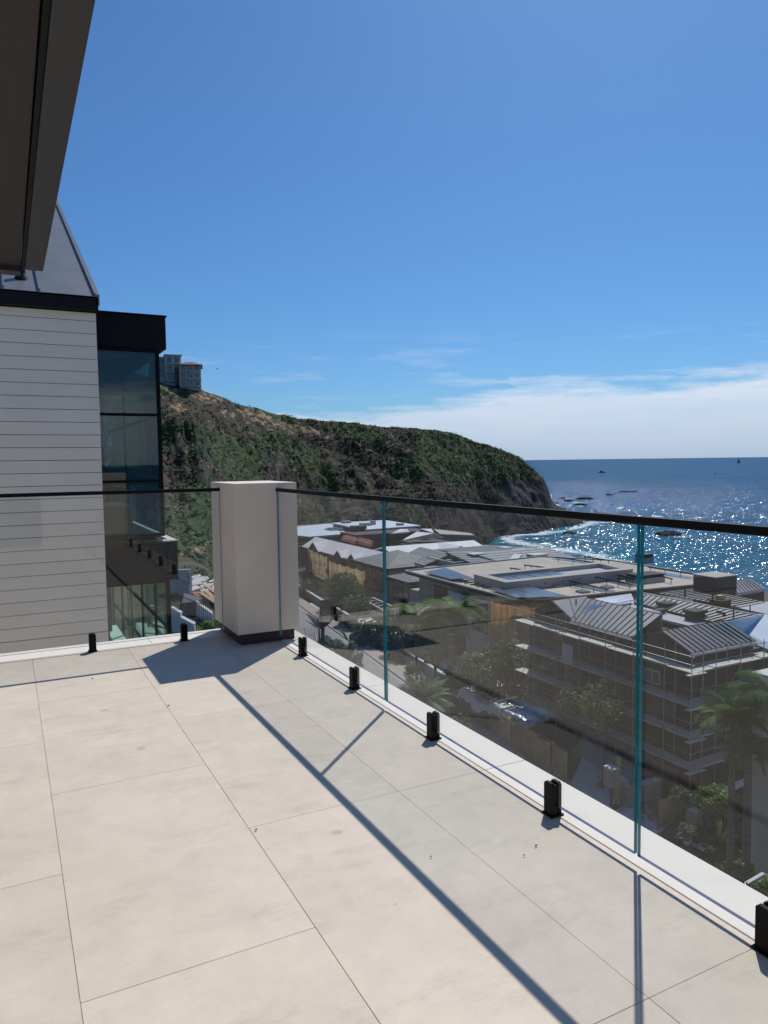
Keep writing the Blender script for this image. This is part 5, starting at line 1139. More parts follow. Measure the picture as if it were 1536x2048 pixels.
# ---- tan scaffold netting round the gabled house
def netting(par, path, z0, z1, sag=.5, wob=.3, seed=0, mt='netting'):
    for (a, b) in zip(path[:-1], path[1:]):
        nx_, nz_ = 8, 8; V = []; Fq = []
        for j in range(nz_+1):
            for i in range(nx_+1):
                f, g_ = i/nx_, j/nz_; p = lerp(a, b, f); o_ = wob*(noise.noise(Vector((p[0]*.9+seed, p[1]*.9, g_*4)))+.4*math.sin(g_*9+i*1.7))
                V.append((p[0]-abs(o_), p[1]-o_*.4, z0+(z1-z0)*g_-sag*math.sin(math.pi*f)*g_*.5))
        for j in range(nz_):
            for i in range(nx_): k = j*(nx_+1)+i; Fq.append((k, k+1, k+nx_+2, k+nx_+1))
        mb = MB(); mb.v = V; mb.f = Fq; mb.mi = [0]*len(Fq); o = mb.build('net_sheet', M[mt], par)
        for z in (z0+.8, z0+2.6, z0+4.4):
            if z < z1: mb = MB(); mb.tube((a[0]-.45, a[1]-.1, z), (b[0]-.45, b[1]-.1, z), .03, n=5); mb.build('ledger', M['bark'], par)
        mb = MB(); mb.tube((a[0]-.45, a[1], -20), (a[0]-.45, a[1], z1+.7), .035, n=5); mb.build('pole', M['bark'], par)
n1t = thing('scaffold_netting', 'tan net curtain on scaffold poles wrapped round the gabled house, by the pillar', 'building net', (50.5, 110, -20))
netting(n1t, [(47.9, 99.5), (47.8, 102.4), (47.8, 105.4), (47.6, 108.4), (47.9, 111.4), (48.2, 114.2)], -19.3, -15.1, seed=3)
netting(n1t, [(50.8, 105.0), (53.5, 105.0), (57.2, 105.1)], -16.8, -15.4, seed=5, wob=.15)
netting(n1t, [(48.6, 116.0), (49.0, 119.5), (49.4, 123), (50, 126.5), (50.8, 130.5)], -19.2, -14.8, seed=8)
for k in range(3): 
    mb = MB(); mb.tube((50.5, 136+k*3, -15.2+.0*k), (58, 141, -15.2), .04, n=5) if k == 0 else mb.tube((51, 137, -15.7+k*.5), (60, 139.5, -15.7+k*.5), .04, n=5); mb.build('guard_rail', M['steel'], n1t)

# ---- hill top houses
def hillhouse(nm, label, pxa, pxb, yt, yb, D, floors, roofm, wallm, depth=9):
    p0, p1 = ond(pxa, yb, D), ond(pxb, yb, D+1.5); zt = ond(pxa, yt, D)[2]; zb = min(p0[2], p1[2])-1.5
    d = p1-p0; d[2] = 0; w = np.linalg.norm(d); d /= w; n = np.array([-d[1], d[0], 0])
    if n[1] < 0: n = -n
    h = thing(nm, label, 'house', (p0[0], p0[1], zb), 'houses on top of the hill')
    q = lambda a, b, z: tuple((p0+d*a+n*b)[:2])+(z,)
    def bx(a0, a1, b0, b1, z0, z1, name, m_, par=h): t = MB(); t.add([q(a0, b0, z0), q(a1, b0, z0), q(a1, b1, z0), q(a0, b1, z0), q(a0, b0, z1), q(a1, b0, z1), q(a1, b1, z1), q(a0, b1, z1)], [(3, 2, 1, 0), (4, 5, 6, 7), (0, 1, 5, 4), (1, 2, 6, 5), (2, 3, 7, 6), (3, 0, 4, 7)]); return t.build(name, m_, par)
    bx(0, w, 0, depth, zb-2, zt, 'wall', wallm); fh_ = (zt-zb-1.2)/floors
    for f in range(floors):
        z0 = zb+1.4+f*fh_; bx(-.2, w+.2, -1.1, -.0, z0-.12, z0+.05, 'balcony', M['sand'])
        nwin = max(2, int(w/1.7))
        for k in range(nwin):
            a = w*(k+.12)/nwin; b = w*(k+.88)/nwin; fo = bx(a, b, -.06, -.005, z0+.25, z0+fh_-.45, 'window', M['white']); bx(a+.12, b-.12, -.09, -.062, z0+.37, z0+fh_-.57, 'pane', M['solar'], fo)
        for k in range(3): bx(w*k/2-.08 if k else -.05, w*k/2+.08, -1.05, -.9, z0+.051, z0+fh_-.16, 'post', M['sand'])
    return h, bx, w, zt
h1, bx, w, zt = hillhouse('hill_house', 'leftmost hill house, half hidden by the black bay corner, white glazed balconies', 300, 332, 716, 748, 222, 2, M['white'], M['sand']); bx(-.4, w+.3, -1.2, 9, zt+.002, zt+.3, 'roof', M['white'])
h2, bx, w, zt = hillhouse('hill_house', 'middle hill house, tallest of the three, with white flat roof edge', 332, 362, 712, 762, 221, 3, M['white'], M['sand']); bx(-.4, w+.4, -1.3, 9, zt+.002, zt+.35, 'roof', M['white']); bx(w*.2, w*.7, 2, 5, zt+.351, zt+.8, 'penthouse', M['brownwall'])
h3, bx, w, zt = hillhouse('hill_house', 'rightmost hill house with a terracotta tiled roof at the end of the ridge', 360, 402, 729, 772, 218, 3, M['red'], M['beige'])
t_ = MB(); q0 = ord
P0, P1 = ond(358, 730, 217), ond(405, 733.5, 218.6); dd = (P1-P0); dd[2] = 0; wv = np.linalg.norm(dd); dd /= wv; nn_ = np.array([-dd[1], dd[0], 0]); nn_ = nn_ if nn_[1] > 0 else -nn_
e = [P0-nn_*1.0, P1-nn_*1.0, P1+nn_*9, P0+nn_*9]; zz_ = P0[2]; rg = [P0+dd*2+nn_*4, P1-dd*3+nn_*4]
for pl in ([e[0], e[1], rg[1], rg[0]], [e[1], e[2], rg[1]], [e[2], e[3], rg[0], rg[1]], [e[3], e[0], rg[0]]):
    t = MB(); t.plate([(p[0], p[1], zz_+.12 if any(p is x for x in e) else zz_+1.5) for p in pl], .12); t.build('roof', M['red'], h3)
bx(-1.3, -.02, .5, 8, zt-6, zt-1.0, 'stair_tower', M['brownwall'])

# ---- left: walls, terraces, fence, timber between the neighbour house and the pillar
def pxp(a, b, D): return ond(a, b, D)
cw = thing('concrete_wall', 'grey concrete retaining wall stub behind the corner of the glazed stair', 'wall', ond(360, 1200, 58))
A, B = ond(330, 1141, 60), ond(377, 1139, 57); t = MB(); t.prism([A[:2], B[:2], B[:2]+[.3, .35], A[:2]+[.3, .35]], -13, [A[2], B[2], B[2], A[2]]); t.build('wall', M['concrete'], cw)
A, B = ond(352, 1152, 55.5), ond(354, 1138, 60); 
w2 = thing('garden_wall', 'white stepped garden wall below the black fence, right of the glazed stair', 'wall', ond(360, 1260, 42))
A, B, C2 = ond(342, 1215, 45), ond(361, 1226, 42), ond(388, 1249, 38)
t = MB(); t.prism([A[:2], B[:2], B[:2]+[.2, .5], A[:2]+[.2, .5]], -14, [A[2], B[2], B[2], A[2]]); t.prism([B[:2], C2[:2], C2[:2]+[.2, .5], B[:2]+[.2, .5]], -14, [B[2]-.25, C2[2], C2[2], B[2]-.25]); t.build('wall', M['white'], w2)
D0, D1 = ond(364, 1206, 52), ond(392, 1203, 50); t = MB(); t.prism([D0[:2], D1[:2], D1[:2]+[1.5, 4.5], D0[:2]+[1, 4]], -14, [D0[2], D1[2], D1[2]-.6, D0[2]]); t.build('terrace', M['intdark'], w2)
D2 = ond(425, 1228, 46); t = MB(); t.prism([D1[:2], D2[:2], D2[:2]+[.2, .7], D1[:2]+[.2, .7]], -14, [D1[2]-.05, D2[2], D2[2], D1[2]-.05]); t.build('coping', M['white'], w2)
bf = thing('black_fence', 'black picket fence stepping down between the white house and the pillar', 'fence', ond(390, 1245, 42))
ft = [(343, 1186, 46, 26), (390, 1203, 42, 40), (438, 1222, 38.5, 44)]
def fence(par, top, n_each, mt=M['black']):
    for (a, b, D, hp), (c, d_, D2_, hp2) in zip(top[:-1], top[1:]):
        A, B = ond(a, b, D), ond(c, d_, D2_); A2, B2 = A-[0, 0, hp*D/F_PX], B-[0, 0, hp2*D2_/F_PX]
        for P_0, P_1 in ((A, B), (A2, B2)): t = MB(); t.beam(P_0, P_1, .04, .04); t.build('rail', mt, par)
        for k in range(n_each+1):
            f = k/n_each; t = MB(); t.tube(A+(B-A)*f, A2+(B2-A2)*f, .012, n=4); t.build('picket', mt, par)
fence(bf, ft, 11)
fence(bf, [(388, 1249, 38.3, 14), (440, 1242, 38.3, 30)], 12)
lt = [(395, 1188, 419, 1206), (407, 1184, 431, 1206), (412, 1180, 432, 1196), (384, 1186, 408, 1204), (420, 1200, 438, 1212), (402, 1196, 440, 1222), (405, 1200, 420, 1210)]
for i, (a, b, c, d_) in enumerate(lt):
    A, B = ghit(a, b), ghit(c, d_); 
    if i == 0: lum = thing('timber_pile', 'pile of pale and red timber planks on the dirt slope left of the pillar', 'timber', A, None)
    t = MB(); off = np.array([0, 0, .12+.13*(i % 3)]); t.beam(A+off, B+off, .35, .12); t.build('plank', M['wood'] if i % 3 else M['clay'], lum)
rb = MB()
for k in range(60):
    a, b = random.uniform(385, 440), random.uniform(1158, 1192); p = ghit(a, b); r_ = random.uniform(.12, .55)
    rb.obox(p+[0, 0, r_*.3], (Vector((1, random.uniform(-1, 1), .2)), Vector((-random.uniform(-1, 1)*.3, 1, .1)), Vector((0, 0, 1))), (r_, r_*.7, r_*.45))
tag(rb.build('rubble', M['slab']), 'heap of pale stone rubble on the dirt bank behind the timber pile', 'rubble', kind='stuff')
#@@STREET
# ================================================================== STREET SIDE: fence, site clutter, walls, paths
KZ = -19.86
fA, fB = onz(936, 1430, KZ), onz(1133, 1571, KZ)
sf = thing('site_fence', 'tan screened construction fence along the kerb in front of the silver covered pile', 'fence', fA)
npn = 8
for k in range(npn):
    a, b = lerp(fA, fB, k/npn), lerp(fA, fB, (k+1)/npn); H_ = 2.15; V = []; Fq = []; nx_, nz_ = 8, 5
    lean = .12*math.sin(k*1.9)
    for j in range(nz_+1):
        for i in range(nx_+1):
            p = lerp(a, b, i/nx_); g_ = j/nz_; o_ = .10*noise.noise(Vector((i*.5+k*7, j*.7, k)))+lean*g_
            V.append((p[0]+o_, p[1], KZ+.06+H_*g_-.10*math.sin(math.pi*i/nx_)*g_))
    for j in range(nz_):
        for i in range(nx_): q_ = j*(nx_+1)+i; Fq.append((q_, q_+1, q_+nx_+2, q_+nx_+1))
    mb = MB(); mb.v = V; mb.f = Fq; mb.mi = [0]*len(Fq); o = mb.build('screen', M['netting'] if k in (0, 1, 3) else M['netdark'], sf)
    t = MB(); t.tube((a[0]+.03, a[1], KZ), (a[0]+lean+.03, a[1], KZ+H_+.12), .03, n=6); t.build('post', M['steel'], sf)
    t = MB(); t.tube((a[0]+lean, a[1], KZ+H_+.08), (b[0]+.12*math.sin((k+1)*1.9), b[1], KZ+H_+.08), .022, n=5); t.build('top_tube', M['steel'], sf)
t = MB(); t.tube((fB[0], fB[1], KZ), (fB[0], fB[1], KZ+2.2), .035, n=6); t.build('post', M['steel'], sf)
# silver sheeted pile
pc = np.array([34.9, 46.0, -18.0]); pz0 = -17.75
pl_ = thing('covered_pile', 'skip sized pile of materials under a crumpled silver sheet behind the screened fence', 'pile', (pc[0], pc[1], -20))
t = MB(); t.prism([(pc[0]-1.95, pc[1]-4.2), (pc[0]+1.95, pc[1]-4.2), (pc[0]+1.95, pc[1]+4.2), (pc[0]-1.95, pc[1]+4.2)], -20, pz0-.25); t.build('load', M['darkwall'], pl_, bevel=.05)
V = []; Fq = []; nn_ = 34
for j in range(nn_+1):
    for i in range(nn_+1):
        u, v = i/nn_*2-1, j/nn_*2-1; x = pc[0]+u*2.3; y = pc[1]+v*4.6
        e = max(abs(u)/.92, abs(v)/.95); h = pz0+.5*noise.noise(Vector((x*.5, y*.45, 1)))+.30*abs(noise.noise(Vector((x*1.6, y*1.3, 5))))+.55*(1-abs(u))*(.5+.5*math.sin(y*.5))
        if e > 1: h -= (e-1)*10*(.6+.8*abs(noise.noise(Vector((x*2, y*2, 3)))))
        V.append((x+.1*noise.noise(Vector((x*3, y*3, 9))), y, h))
for j in range(nn_):
    for i in range(nn_): q_ = j*(nn_+1)+i; Fq.append((q_, q_+1, q_+nn_+2, q_+nn_+1))
mb = MB(); mb.v = V; mb.f = Fq; mb.mi = [0]*len(Fq); mb.build('silver_sheet', M['foil'], pl_)
for (du, dv, ln, an, w) in ((-.8, -1.0, 3.2, .1, .35), (.6, -2.6, 2.6, 1.3, .9), (-1.2, 1.2, 2.0, .6, .25), (.9, -3.5, 1.9, 1.4, .6), (.2, .4, 1.5, 1.2, .2)):
    t = MB(); d_ = Vector((math.cos(an), math.sin(an), 0)); t.obox((pc[0]+du, pc[1]+dv, pz0+.72), (d_, Vector((-d_.y, d_.x, .05)), Vector((0, 0, 1))), (ln/2, w/2, .04)); t.build('loose_board', M['wood'] if w > .5 else M['blackmatte'], pl_)
def clut(nm, label, cat, px_, py_, z, mt, dims, rz=0, part='body', group=None):
    p = onz(px_, py_, z); t = MB(); c, s_ = math.cos(rz), math.sin(rz)
    t.obox((p[0], p[1], z+dims[2]/2), (Vector((c, s_, 0)), Vector((-s_, c, 0)), Vector((0, 0, 1))), (dims[0]/2, dims[1]/2, dims[2]/2))
    o = t.build(nm, M[mt] if isinstance(mt, str) else mt, bevel=.02); org = Vector((p[0], p[1], z))
    o.data.transform(Matrix.Translation(-org)); o.location = org
    return tag(o, label, cat, group)
for i, (a, b, w, l_, rz, m_, lb) in enumerate(((1120, 1430, 3.2, 2.2, .3, 'concrete', 'grey board stack behind the far end of the silver covered pile'), (1150, 1448, 2.6, 2.0, .5, 'greywall', 'flat grey sheet stack right of the silver covered pile'),
        (1172, 1462, 2.4, 1.6, .2, 'concrete', 'pale slab stack nearest the scaffold foot'), (1095, 1415, 1.6, 1.6, .9, 'greywall', 'grey crate between the pile and the scaffold, furthest back'))):
    clut('material_stack', lb, 'stack', a, b, -19.9, m_, (w, l_, .5+.1*i), rz)
clut('red_bin', 'reddish orange box with an open top behind the screened fence', 'box', 1029, 1425, -19.9, 'redwood', (1.5, 1.8, 2.3), .1)
p = onz(1186, 1517, -19.9); o = thing('leaning_panel', 'grey square panel leaning at the near end of the silver covered pile', 'panel', p); t = MB(); t.obox(p+[0, 0, .75], (Vector((.5, -1, 0)), Vector((.4, .2, .9)), Vector((1, .5, -.5))), (.95, .8, .04)); t.build('panel', M['greywall'], o)
# pale yard slabs with white dust, steps
yd = struct('site_yard', MB().prism([tuple(onz(a, b, -19.88)[:2]) for a, b in ((1136, 1583), (1215, 1624), (1262, 1560), (1170, 1500))], -20.1, -19.85), M['slab'])
for k in range(4):
    A, B = onz(1150+k*9, 1500-k*7, -19.8+k*.22), onz(1256+k*9, 1570-k*7, -19.8+k*.22)
    t = MB(); t.beam(A, B, .55, .22); o = t.build('step' if k else 'front_steps', M['concrete'], None if k == 0 else stp)
    if k == 0: stp = o; tag(o, 'grey concrete steps along the yard behind the traffic cone', 'steps')
cn = thing('traffic_cone', 'orange traffic cone standing on the pale yard by the pavement', 'cone', onz(1198, 1572, -19.85)); p = ORG[cn.name]
t = MB(); t.box(p[0]-.2, p[0]+.2, p[1]-.2, p[1]+.2, p[2]+.001, p[2]+.04); t.build('base', M['cone'], cn)
t = MB(); t.tube(p+[0, 0, .04], p+[0, 0, .80], .15, .03, 12); t.build('cone_body', M['cone'], cn)
t = MB(); t.tube(p+[0, 0, .38], p+[0, 0, .52], .099, .073, 12); t.build('stripe', M['white'], cn)
# meter box and yellow post
p = onz(1222, 1612, -19.85); mb_ = thing('utility_box', 'grey utility cabinet on a post with a white edged top beside the yellow post', 'cabinet', p)
t = MB(); t.box(p[0]-.07, p[0]+.07, p[1]-.07, p[1]+.07, p[2], p[2]+1.3); t.build('post', M['bark'], mb_); t = MB(); t.box(p[0]-.3, p[0]+.3, p[1]-.35, p[1]+.35, p[2]+1.301, p[2]+2.4); t.build('cabinet', M['greywall'], mb_); t = MB(); t.box(p[0]-.33, p[0]+.33, p[1]-.38, p[1]+.38, p[2]+2.401, p[2]+2.46); t.build('lid', M['white'], mb_)
p = onz(1236, 1608, -19.85); yp = thing('yellow_post', 'tall faded yellow post just right of the grey utility cabinet', 'post', p); t = MB(); t.tube(p, p+[0, 0, 2.9], .13, n=10); t.build('post', M['yellow'], yp); t = MB(); t.tube(p+[0, 0, 2.901], p+[0, 0, 2.97], .15, n=10); t.build('cap', M['yellow'], yp)
g_ = struct('verge_grass', MB().prism([tuple(onz(a, b, -19.88)[:2]) for a, b in ((1181, 1576), (1216, 1600), (1230, 1592), (1205, 1566))], -20.1, -19.86), mat('verge_green', (.045, .075, .02), .9, var=.5, vscale=3, bump=.05, bscale=9))
# garden walls of the construction plot
def wall_line(nm, label, pts_, z0, z1, w, mt, cap=None):
    o = thing(nm, label, 'wall', (pts_[0][0], pts_[0][1], z0))
    for a, b in zip(pts_[:-1], pts_[1:]):
        t = MB(); t.beam((a[0], a[1], (z0+z1)/2), (b[0], b[1], (z0+z1)/2), w, z1-z0); t.build('wall', M[mt], o)
        if cap: t = MB(); t.beam((a[0], a[1], z1+.045), (b[0], b[1], z1+.045), w+.1, .08); t.build('coping', M[cap], o)
    return o
wp = [onz(1225, 1545, -18.5), onz(1262, 1572, -18.5), onz(1318, 1557, -18.5)]
wall_line('plot_wall', 'low grey rendered wall with rough pale top, behind the yellow post', wp, -20, -18.55, .35, 'concrete', 'rubble')
p = onz(1328, 1596, -20); dd_ = thing('slatted_door', 'orange brown slatted timber door in the shade right of the glass joint', 'door', p)
for k in range(9): t = MB(); t.box(p[0]-.05, p[0]+.05, p[1]-.9, p[1]+.9, p[2]+.1+k*.24, p[2]+.31+k*.24); t.build('slat', M['redwood'], dd_)
t = MB(); t.box(p[0]+.06, p[0]+.12, p[1]-1.0, p[1]+1.0, p[2], p[2]+2.35); t.build('backing', M['darkwall'], dd_)
# gravel/dust patch, timber
dz_ = struct('dust_patch', MB().prism([tuple(onz(a, b, -19.9)[:2]) for a, b in ((1224, 1626), (1310, 1672), (1345, 1640), (1300, 1606), (1250, 1608))], -20.1, -19.87), M['rubble'])
lum = thing('timber_stack', 'stack of orange timber boards on the dusty ground by the tan gate sheet', 'timber', onz(1297, 1622, -19.87)); p = ORG[lum.name]
for k in range(7):
    t = MB(); q_ = p+np.array([.25*(k % 4)-.3, .35*(k % 3)-.4, .08+.1*(k//4)+.02*(k % 2)]); t.obox(q_, (Vector((.35, 1, 0)), Vector((1, -.35, 0)), Vector((0, 0, 1))), (1.5+.2*(k % 3), .13, .045)); t.build('board', M['wood'] if k % 3 else M['redwood'], lum)
# tan gate sheet
A, B, C2 = onz(1316, 1660, -19.9), onz(1352, 1634, -19.9), onz(1425, 1602, -19.9)
gt_ = thing('gate_screen', 'crumpled tan sheet hanging on a gate frame beside the timber stack', 'gate', A)
for (a, b, h0, h1, m_) in ((A, B, 1.9, 1.7, 'netdark'), (B, C2, 1.6, 1.3, 'netdark')):
    V = []; Fq = []; nx_, nz_ = 10, 8
    for j in range(nz_+1):
        for i in range(nx_+1):
            f, g2 = i/nx_, j/nz_; q_ = lerp(a, b, f); o_ = .25*noise.noise(Vector((f*3, g2*3, h0))); V.append((q_[0]+o_, q_[1]+o_*.4, -19.9+(h0+(h1-h0)*f)*g2-.25*math.sin(math.pi*f)*g2))
    for j in range(nz_):
        for i in range(nx_): k = j*(nx_+1)+i; Fq.append((k, k+1, k+nx_+2, k+nx_+1))
    mb = MB(); mb.v = V; mb.f = Fq; mb.mi = [0]*len(Fq); o = mb.build('sheet', M[m_], gt_)
for q_, h in ((A, 2.0), (B, 2.1), (C2, 1.5)): t = MB(); t.tube(q_, q_+np.array([0, 0, h]), .04, n=6); t.build('post', M['redwood'], gt_)
# dark planter wall, lawn, white kerb line
wall_line('planter_wall', 'dark garden wall with one pale capped end block, left of the green lawn', [onz(1385, 1650, -18.9), onz(1430, 1652, -18.9), onz(1500, 1640, -18.9)], -20, -18.95, .35, 'darkwall')
p = onz(1389, 1622, -18.85); t = MB(); t.box(p[0]-.28, p[0]+.28, p[1]-.35, p[1]+.35, -20, -18.8); o = t.build('gate_pier', M['beige'], None); tag(o, 'beige square gate pier with pale top at the end of the dark planter wall', 'pier')
lw = struct('lawn', MB().prism([tuple(onz(a, b, -18.6)[:2]) for a, b in ((1400, 1590), (1510, 1640), (1540, 1590), (1500, 1560))], -20.1, -18.62), mat('lawn_green', (.075, .12, .03), .9, var=.45, vscale=2.5, bump=.06, bscale=8))
t = MB(); t.beam(onz(1436, 1588, -18.4), onz(1506, 1556, -18.4), .3, .3); o = t.build('edge_wall', M['white']); tag(o, 'thin white edging wall along the back of the green lawn', 'wall')
# stepping stones, border bed
bed = struct('planting_bed', MB().prism([tuple(onz(a, b, -19.9)[:2]) for a, b in ((1352, 1700), (1470, 1770), (1560, 1700), (1480, 1620), (1380, 1660))], -20.2, -19.88), mat('bark_mulch', (.085, .058, .042), .95, var=.5, vscale=5, bump=.05, bscale=12))
b_ = thing('stepping_stones', 'diagonal row of square pale stepping stones beside the yellow green yucca', 'path', onz(1400, 1680, -19.88))
for (zx, zy, sc_) in ((840, 1005, 1), (905, 970, 1), (975, 930, 1), (1040, 893, 1), (1100, 858, 1), (1165, 830, 1), (1230, 803, 1), (985, 1055, 1.55)):
    p = onz(1180+zx/4.315, 1450+zy/4.315, -19.86); t = MB(); d1 = Vector((.12, 1, 0)).normalized(); t.obox((p[0], p[1], -19.86), (d1, Vector((-d1.y, d1.x, 0)), Vector((0, 0, 1))), (.36*sc_, .36*sc_*(1 if sc_ == 1 else .75), .04)); t.build('stone', M['slab'], b_, bevel=.01)
# pavement front walls further up the road
wall_line('front_wall', 'long pale front garden wall with coping along the pavement beyond the palms', [up(33.2, 58), up(33.2, 72)], -20, -18.9, .3, 'greywall', 'white')
wall_line('front_wall', 'short pale front garden wall by the slate annexe, below the white corner block', [up(33.0, 75), up(33.0, 92)], -20, -18.7, .3, 'beige', 'white')
wall_line('front_wall', 'low pale wall at the foot of the tan net curtain', [up(33.0, 95), up(33.0, 118)], -20, -18.9, .3, 'greywall', 'white')
dr = struct('driveway', MB().prism([up(31.95, 60), up(31.95, 66), (42, 66), (42, 60)], -20.1, -19.87), M['slab'])
for k, (y0, y1) in enumerate(((69, 71), (78, 80), (86, 89), (98, 103), (52, 54))):
    struct('garden_path', MB().prism([up(31.95, y0), up(31.95, y1), up(37, y1), up(37, y0)], -20.1, -19.87), M['slab'])
pg = thing('pergola', 'white timber pergola frame beside the hedge left of the first glass joint', 'pergola', onz(758, 1212, -17.4))
for k in range(5): A, B = onz(728+k*9, 1199+k*4.5, -17.4), onz(748+k*9, 1196+k*4.5, -17.4); t = MB(); t.beam(A, B, .15, .15); t.build('rafter', M['white'], pg)
for (a, b, c, d_) in ((726, 1199, 768, 1222), (746, 1196, 790, 1216)): A, B = onz(a, b, -17.2), onz(c, d_, -17.2); t = MB(); t.beam(A, B, .18, .2); t.build('beam', M['white'], pg); t = MB(); t.tube((B[0], B[1], -20), (B[0], B[1], -17.3), .08, n=6); t.build('post', M['white'], pg)
t = MB(); A, B = onz(640, 1235, -20), onz(684, 1226, -20); t.prism([A[:2], B[:2], B[:2]+[.1, .3], A[:2]+[.1, .3]], -20, -17.7); o = t.build('dark_gate', M['blackmatte']); tag(o, 'solid black garden gate panel under the round hedge tree', 'gate')

# white neighbour building at the right edge
rb_ = thing('white_annexe', 'pale rendered building end with white parapet cut by the right picture edge', 'house', onx(1510, 1640, 33)); 
A = ond(1507, 1350, 37); t = MB(); t.prism([(A[0], A[1]), (A[0]+.3, A[1]-1.5), (A[0]+6, A[1]-1.5), (A[0]+6, A[1])], -20, A[2]); t.build('wall', M['white'], rb_); t = MB(); t.prism([(A[0]-.1, A[1]+.1), (A[0]+.2, A[1]-1.6), (A[0]+6.1, A[1]-1.6), (A[0]+6.1, A[1]+.1)], A[2]+.002, A[2]+.15); t.build('coping', M['white'], rb_)
A = ond(1512, 1520, 34.5); t = MB(); cpts = [(A[0]+.5*(1-math.cos(a)), A[1]+.5*(1-math.sin(a))) for a in np.linspace(0, math.pi/2, 6)]
t.prism([(A[0]+.5, A[1]+.5)]+[(A[0]+.5*(1-math.sin(a)), A[1]+.5*math.cos(a)) for a in np.linspace(0.3, math.pi/2, 6)]+[(A[0]+.3, A[1]-1.2), (A[0]+5, A[1]-1.2), (A[0]+5, A[1]+.5)], -20, A[2]); t.build('curved_wall', M['beige'], rb_)

# own retaining garden below the terrace, with picket fence at the right edge
rf = thing('garden_fence', 'black metal picket fence just over the terrace edge at lower right', 'fence', ond(1440, 1760, 14))
tp = [(1340, 1686, 15.2), (1400, 1716, 13.8), (1470, 1752, 12.4), (1560, 1798, 11.0)]
for (a, b, D), (c, d_, D2_) in zip(tp[:-1], tp[1:]):
    A, B = ond(a, b, D), ond(c, d_, D2_); 
    for dz in (-.12, -1.1): t = MB(); t.beam(A+[0, 0, dz], B+[0, 0, dz], .03, .035); t.build('rail', M['black'], rf)
    for k in range(14): q_ = A+(B-A)*(k/14); t = MB(); t.beam(q_+[0, 0, .0], q_-[0, 0, 1.25], .016, .016); t.build('picket', M['black'], rf)
A, B = ond(1348, 1694, 14.8), ond(1562, 1800, 10.8); t = MB(); t.prism([(A[0]-.25, A[1]), (B[0]-.25, B[1]), (B[0]+.1, B[1]), (A[0]+.1, A[1])], -14, A[2]-1.3); o = t.build('retaining_wall', M['greywall'], rf)
A, B = ond(1470, 1782, 12.0), ond(1527, 1749, 12.6); t = MB(); t.beam(A, B, .06, .06); t.build('grey_arm', M['steel'], rf)
gA = ond(1362, 1676, 15.0); t = MB(); t.beam(gA, gA-[0, 0, .6], .07, .07); t.build('end_post', M['black'], rf)

# ================================================================== PLANTS
GD, OL, GB, DK = (.050, .080, .026), (.085, .105, .055), (.085, .13, .03), (.030, .045, .020)
tree_px('round_hedge_tree', 'rounded clipped tree in front of the tan net curtain', 682, 1172, 106, 3.0, (.055, .09, .028), leaf=.2, clumps=46, squash=.6)
tree_px('hedge', 'dark green hedge mass left of the white pergola', 716, 1210, 96, 2.4, GD, cat='hedge', leaf=.2, squash=.6)
tree_px('street_tree', 'tall bushy tree close to the right side of the pillar', 620, 1190, 118, 3.4, (.05, .075, .03), leaf=.18)
tree_px('shrub', 'grey green shrub by the road at the pillar foot', 606, 1240, 112, 2.0, OL, cat='shrub', leaf=.14)
tree_px('street_tree', 'dark broad tree just left of the first glass joint, behind the road', 748, 1272, 86, 2.6, DK, leaf=.2, clumps=44)
tree_px('street_tree', 'dark tree between the two tall palms, beneath their crowns', 806, 1296, 80, 2.3, DK, leaf=.2)
tree_px('street_tree', 'loose olive green tree left of the dark scaffolded house', 955, 1345, 60, 2.1, OL, leaf=.15, clumps=40)
tree_px('street_tree', 'darker leafy tree against the tan net screen', 1012, 1322, 61, 2.3, GD, leaf=.16, clumps=40)
tree_px('street_tree', 'slim thin leaved tree in front of the scaffold bays, left of the glass joint', 1205, 1405, 47, 1.9, GD, leaf=.12, clumps=26, leaves=50)
tree_px('shrub', 'low shrub below the slim tree at the scaffold foot', 1150, 1408, 50, 1.3, OL, cat='shrub', leaf=.12)
tree_px('shrub', 'dark bush at the left end of the screened fence', 925, 1402, 62, 1.3, DK, cat='shrub', leaf=.12)
tree_px('shrub', 'bush on the plot edge right of the slatted door', 1365, 1596, 40, .8, OL, cat='shrub', leaf=.09, trunk=False)
tree_px('shrub', 'spreading bush at the left end of the green lawn', 1425, 1595, 39, 1.1, GB, cat='shrub', leaf=.09, squash=.5, trunk=False)
tree_px('shrub', 'small grey bush beside the first stepping stone', 1372, 1665, 36.5, .55, OL, cat='shrub', leaf=.07, trunk=False, clumps=20)
tree_px('shrub', 'bright leafy shrub below the yucca behind the picket fence', 1482, 1752, 33, .9, GB, cat='shrub', leaf=.09, base=-19.9)
tree_px('shrub', 'green shrub in the bottom right corner behind the picket fence', 1536, 1790, 27, .8, GB, cat='shrub', leaf=.10)
tree_px('shrub', 'feathery sunlit shrub over the coping right of the third glass clamp', 694, 1312, 33, 1.0, (.10, .12, .055), cat='shrub', leaf=.08, squash=.7, clumps=34)
tree_px('shrub', 'low shrub behind the sunlit one, nearer the pillar', 655, 1295, 34, .75, OL, cat='shrub', leaf=.08, clumps=24)
tree_px('shrub', 'tiny sunlit shrub just over the coping below the screened fence', 920, 1446, 28, .45, GB, cat='shrub', leaf=.06, clumps=16)
tree_px('shrub', 'bushy plant at the left foot of the pillar beyond the railing', 420, 1268, 36, .9, GB, cat='shrub', leaf=.08, clumps=26)
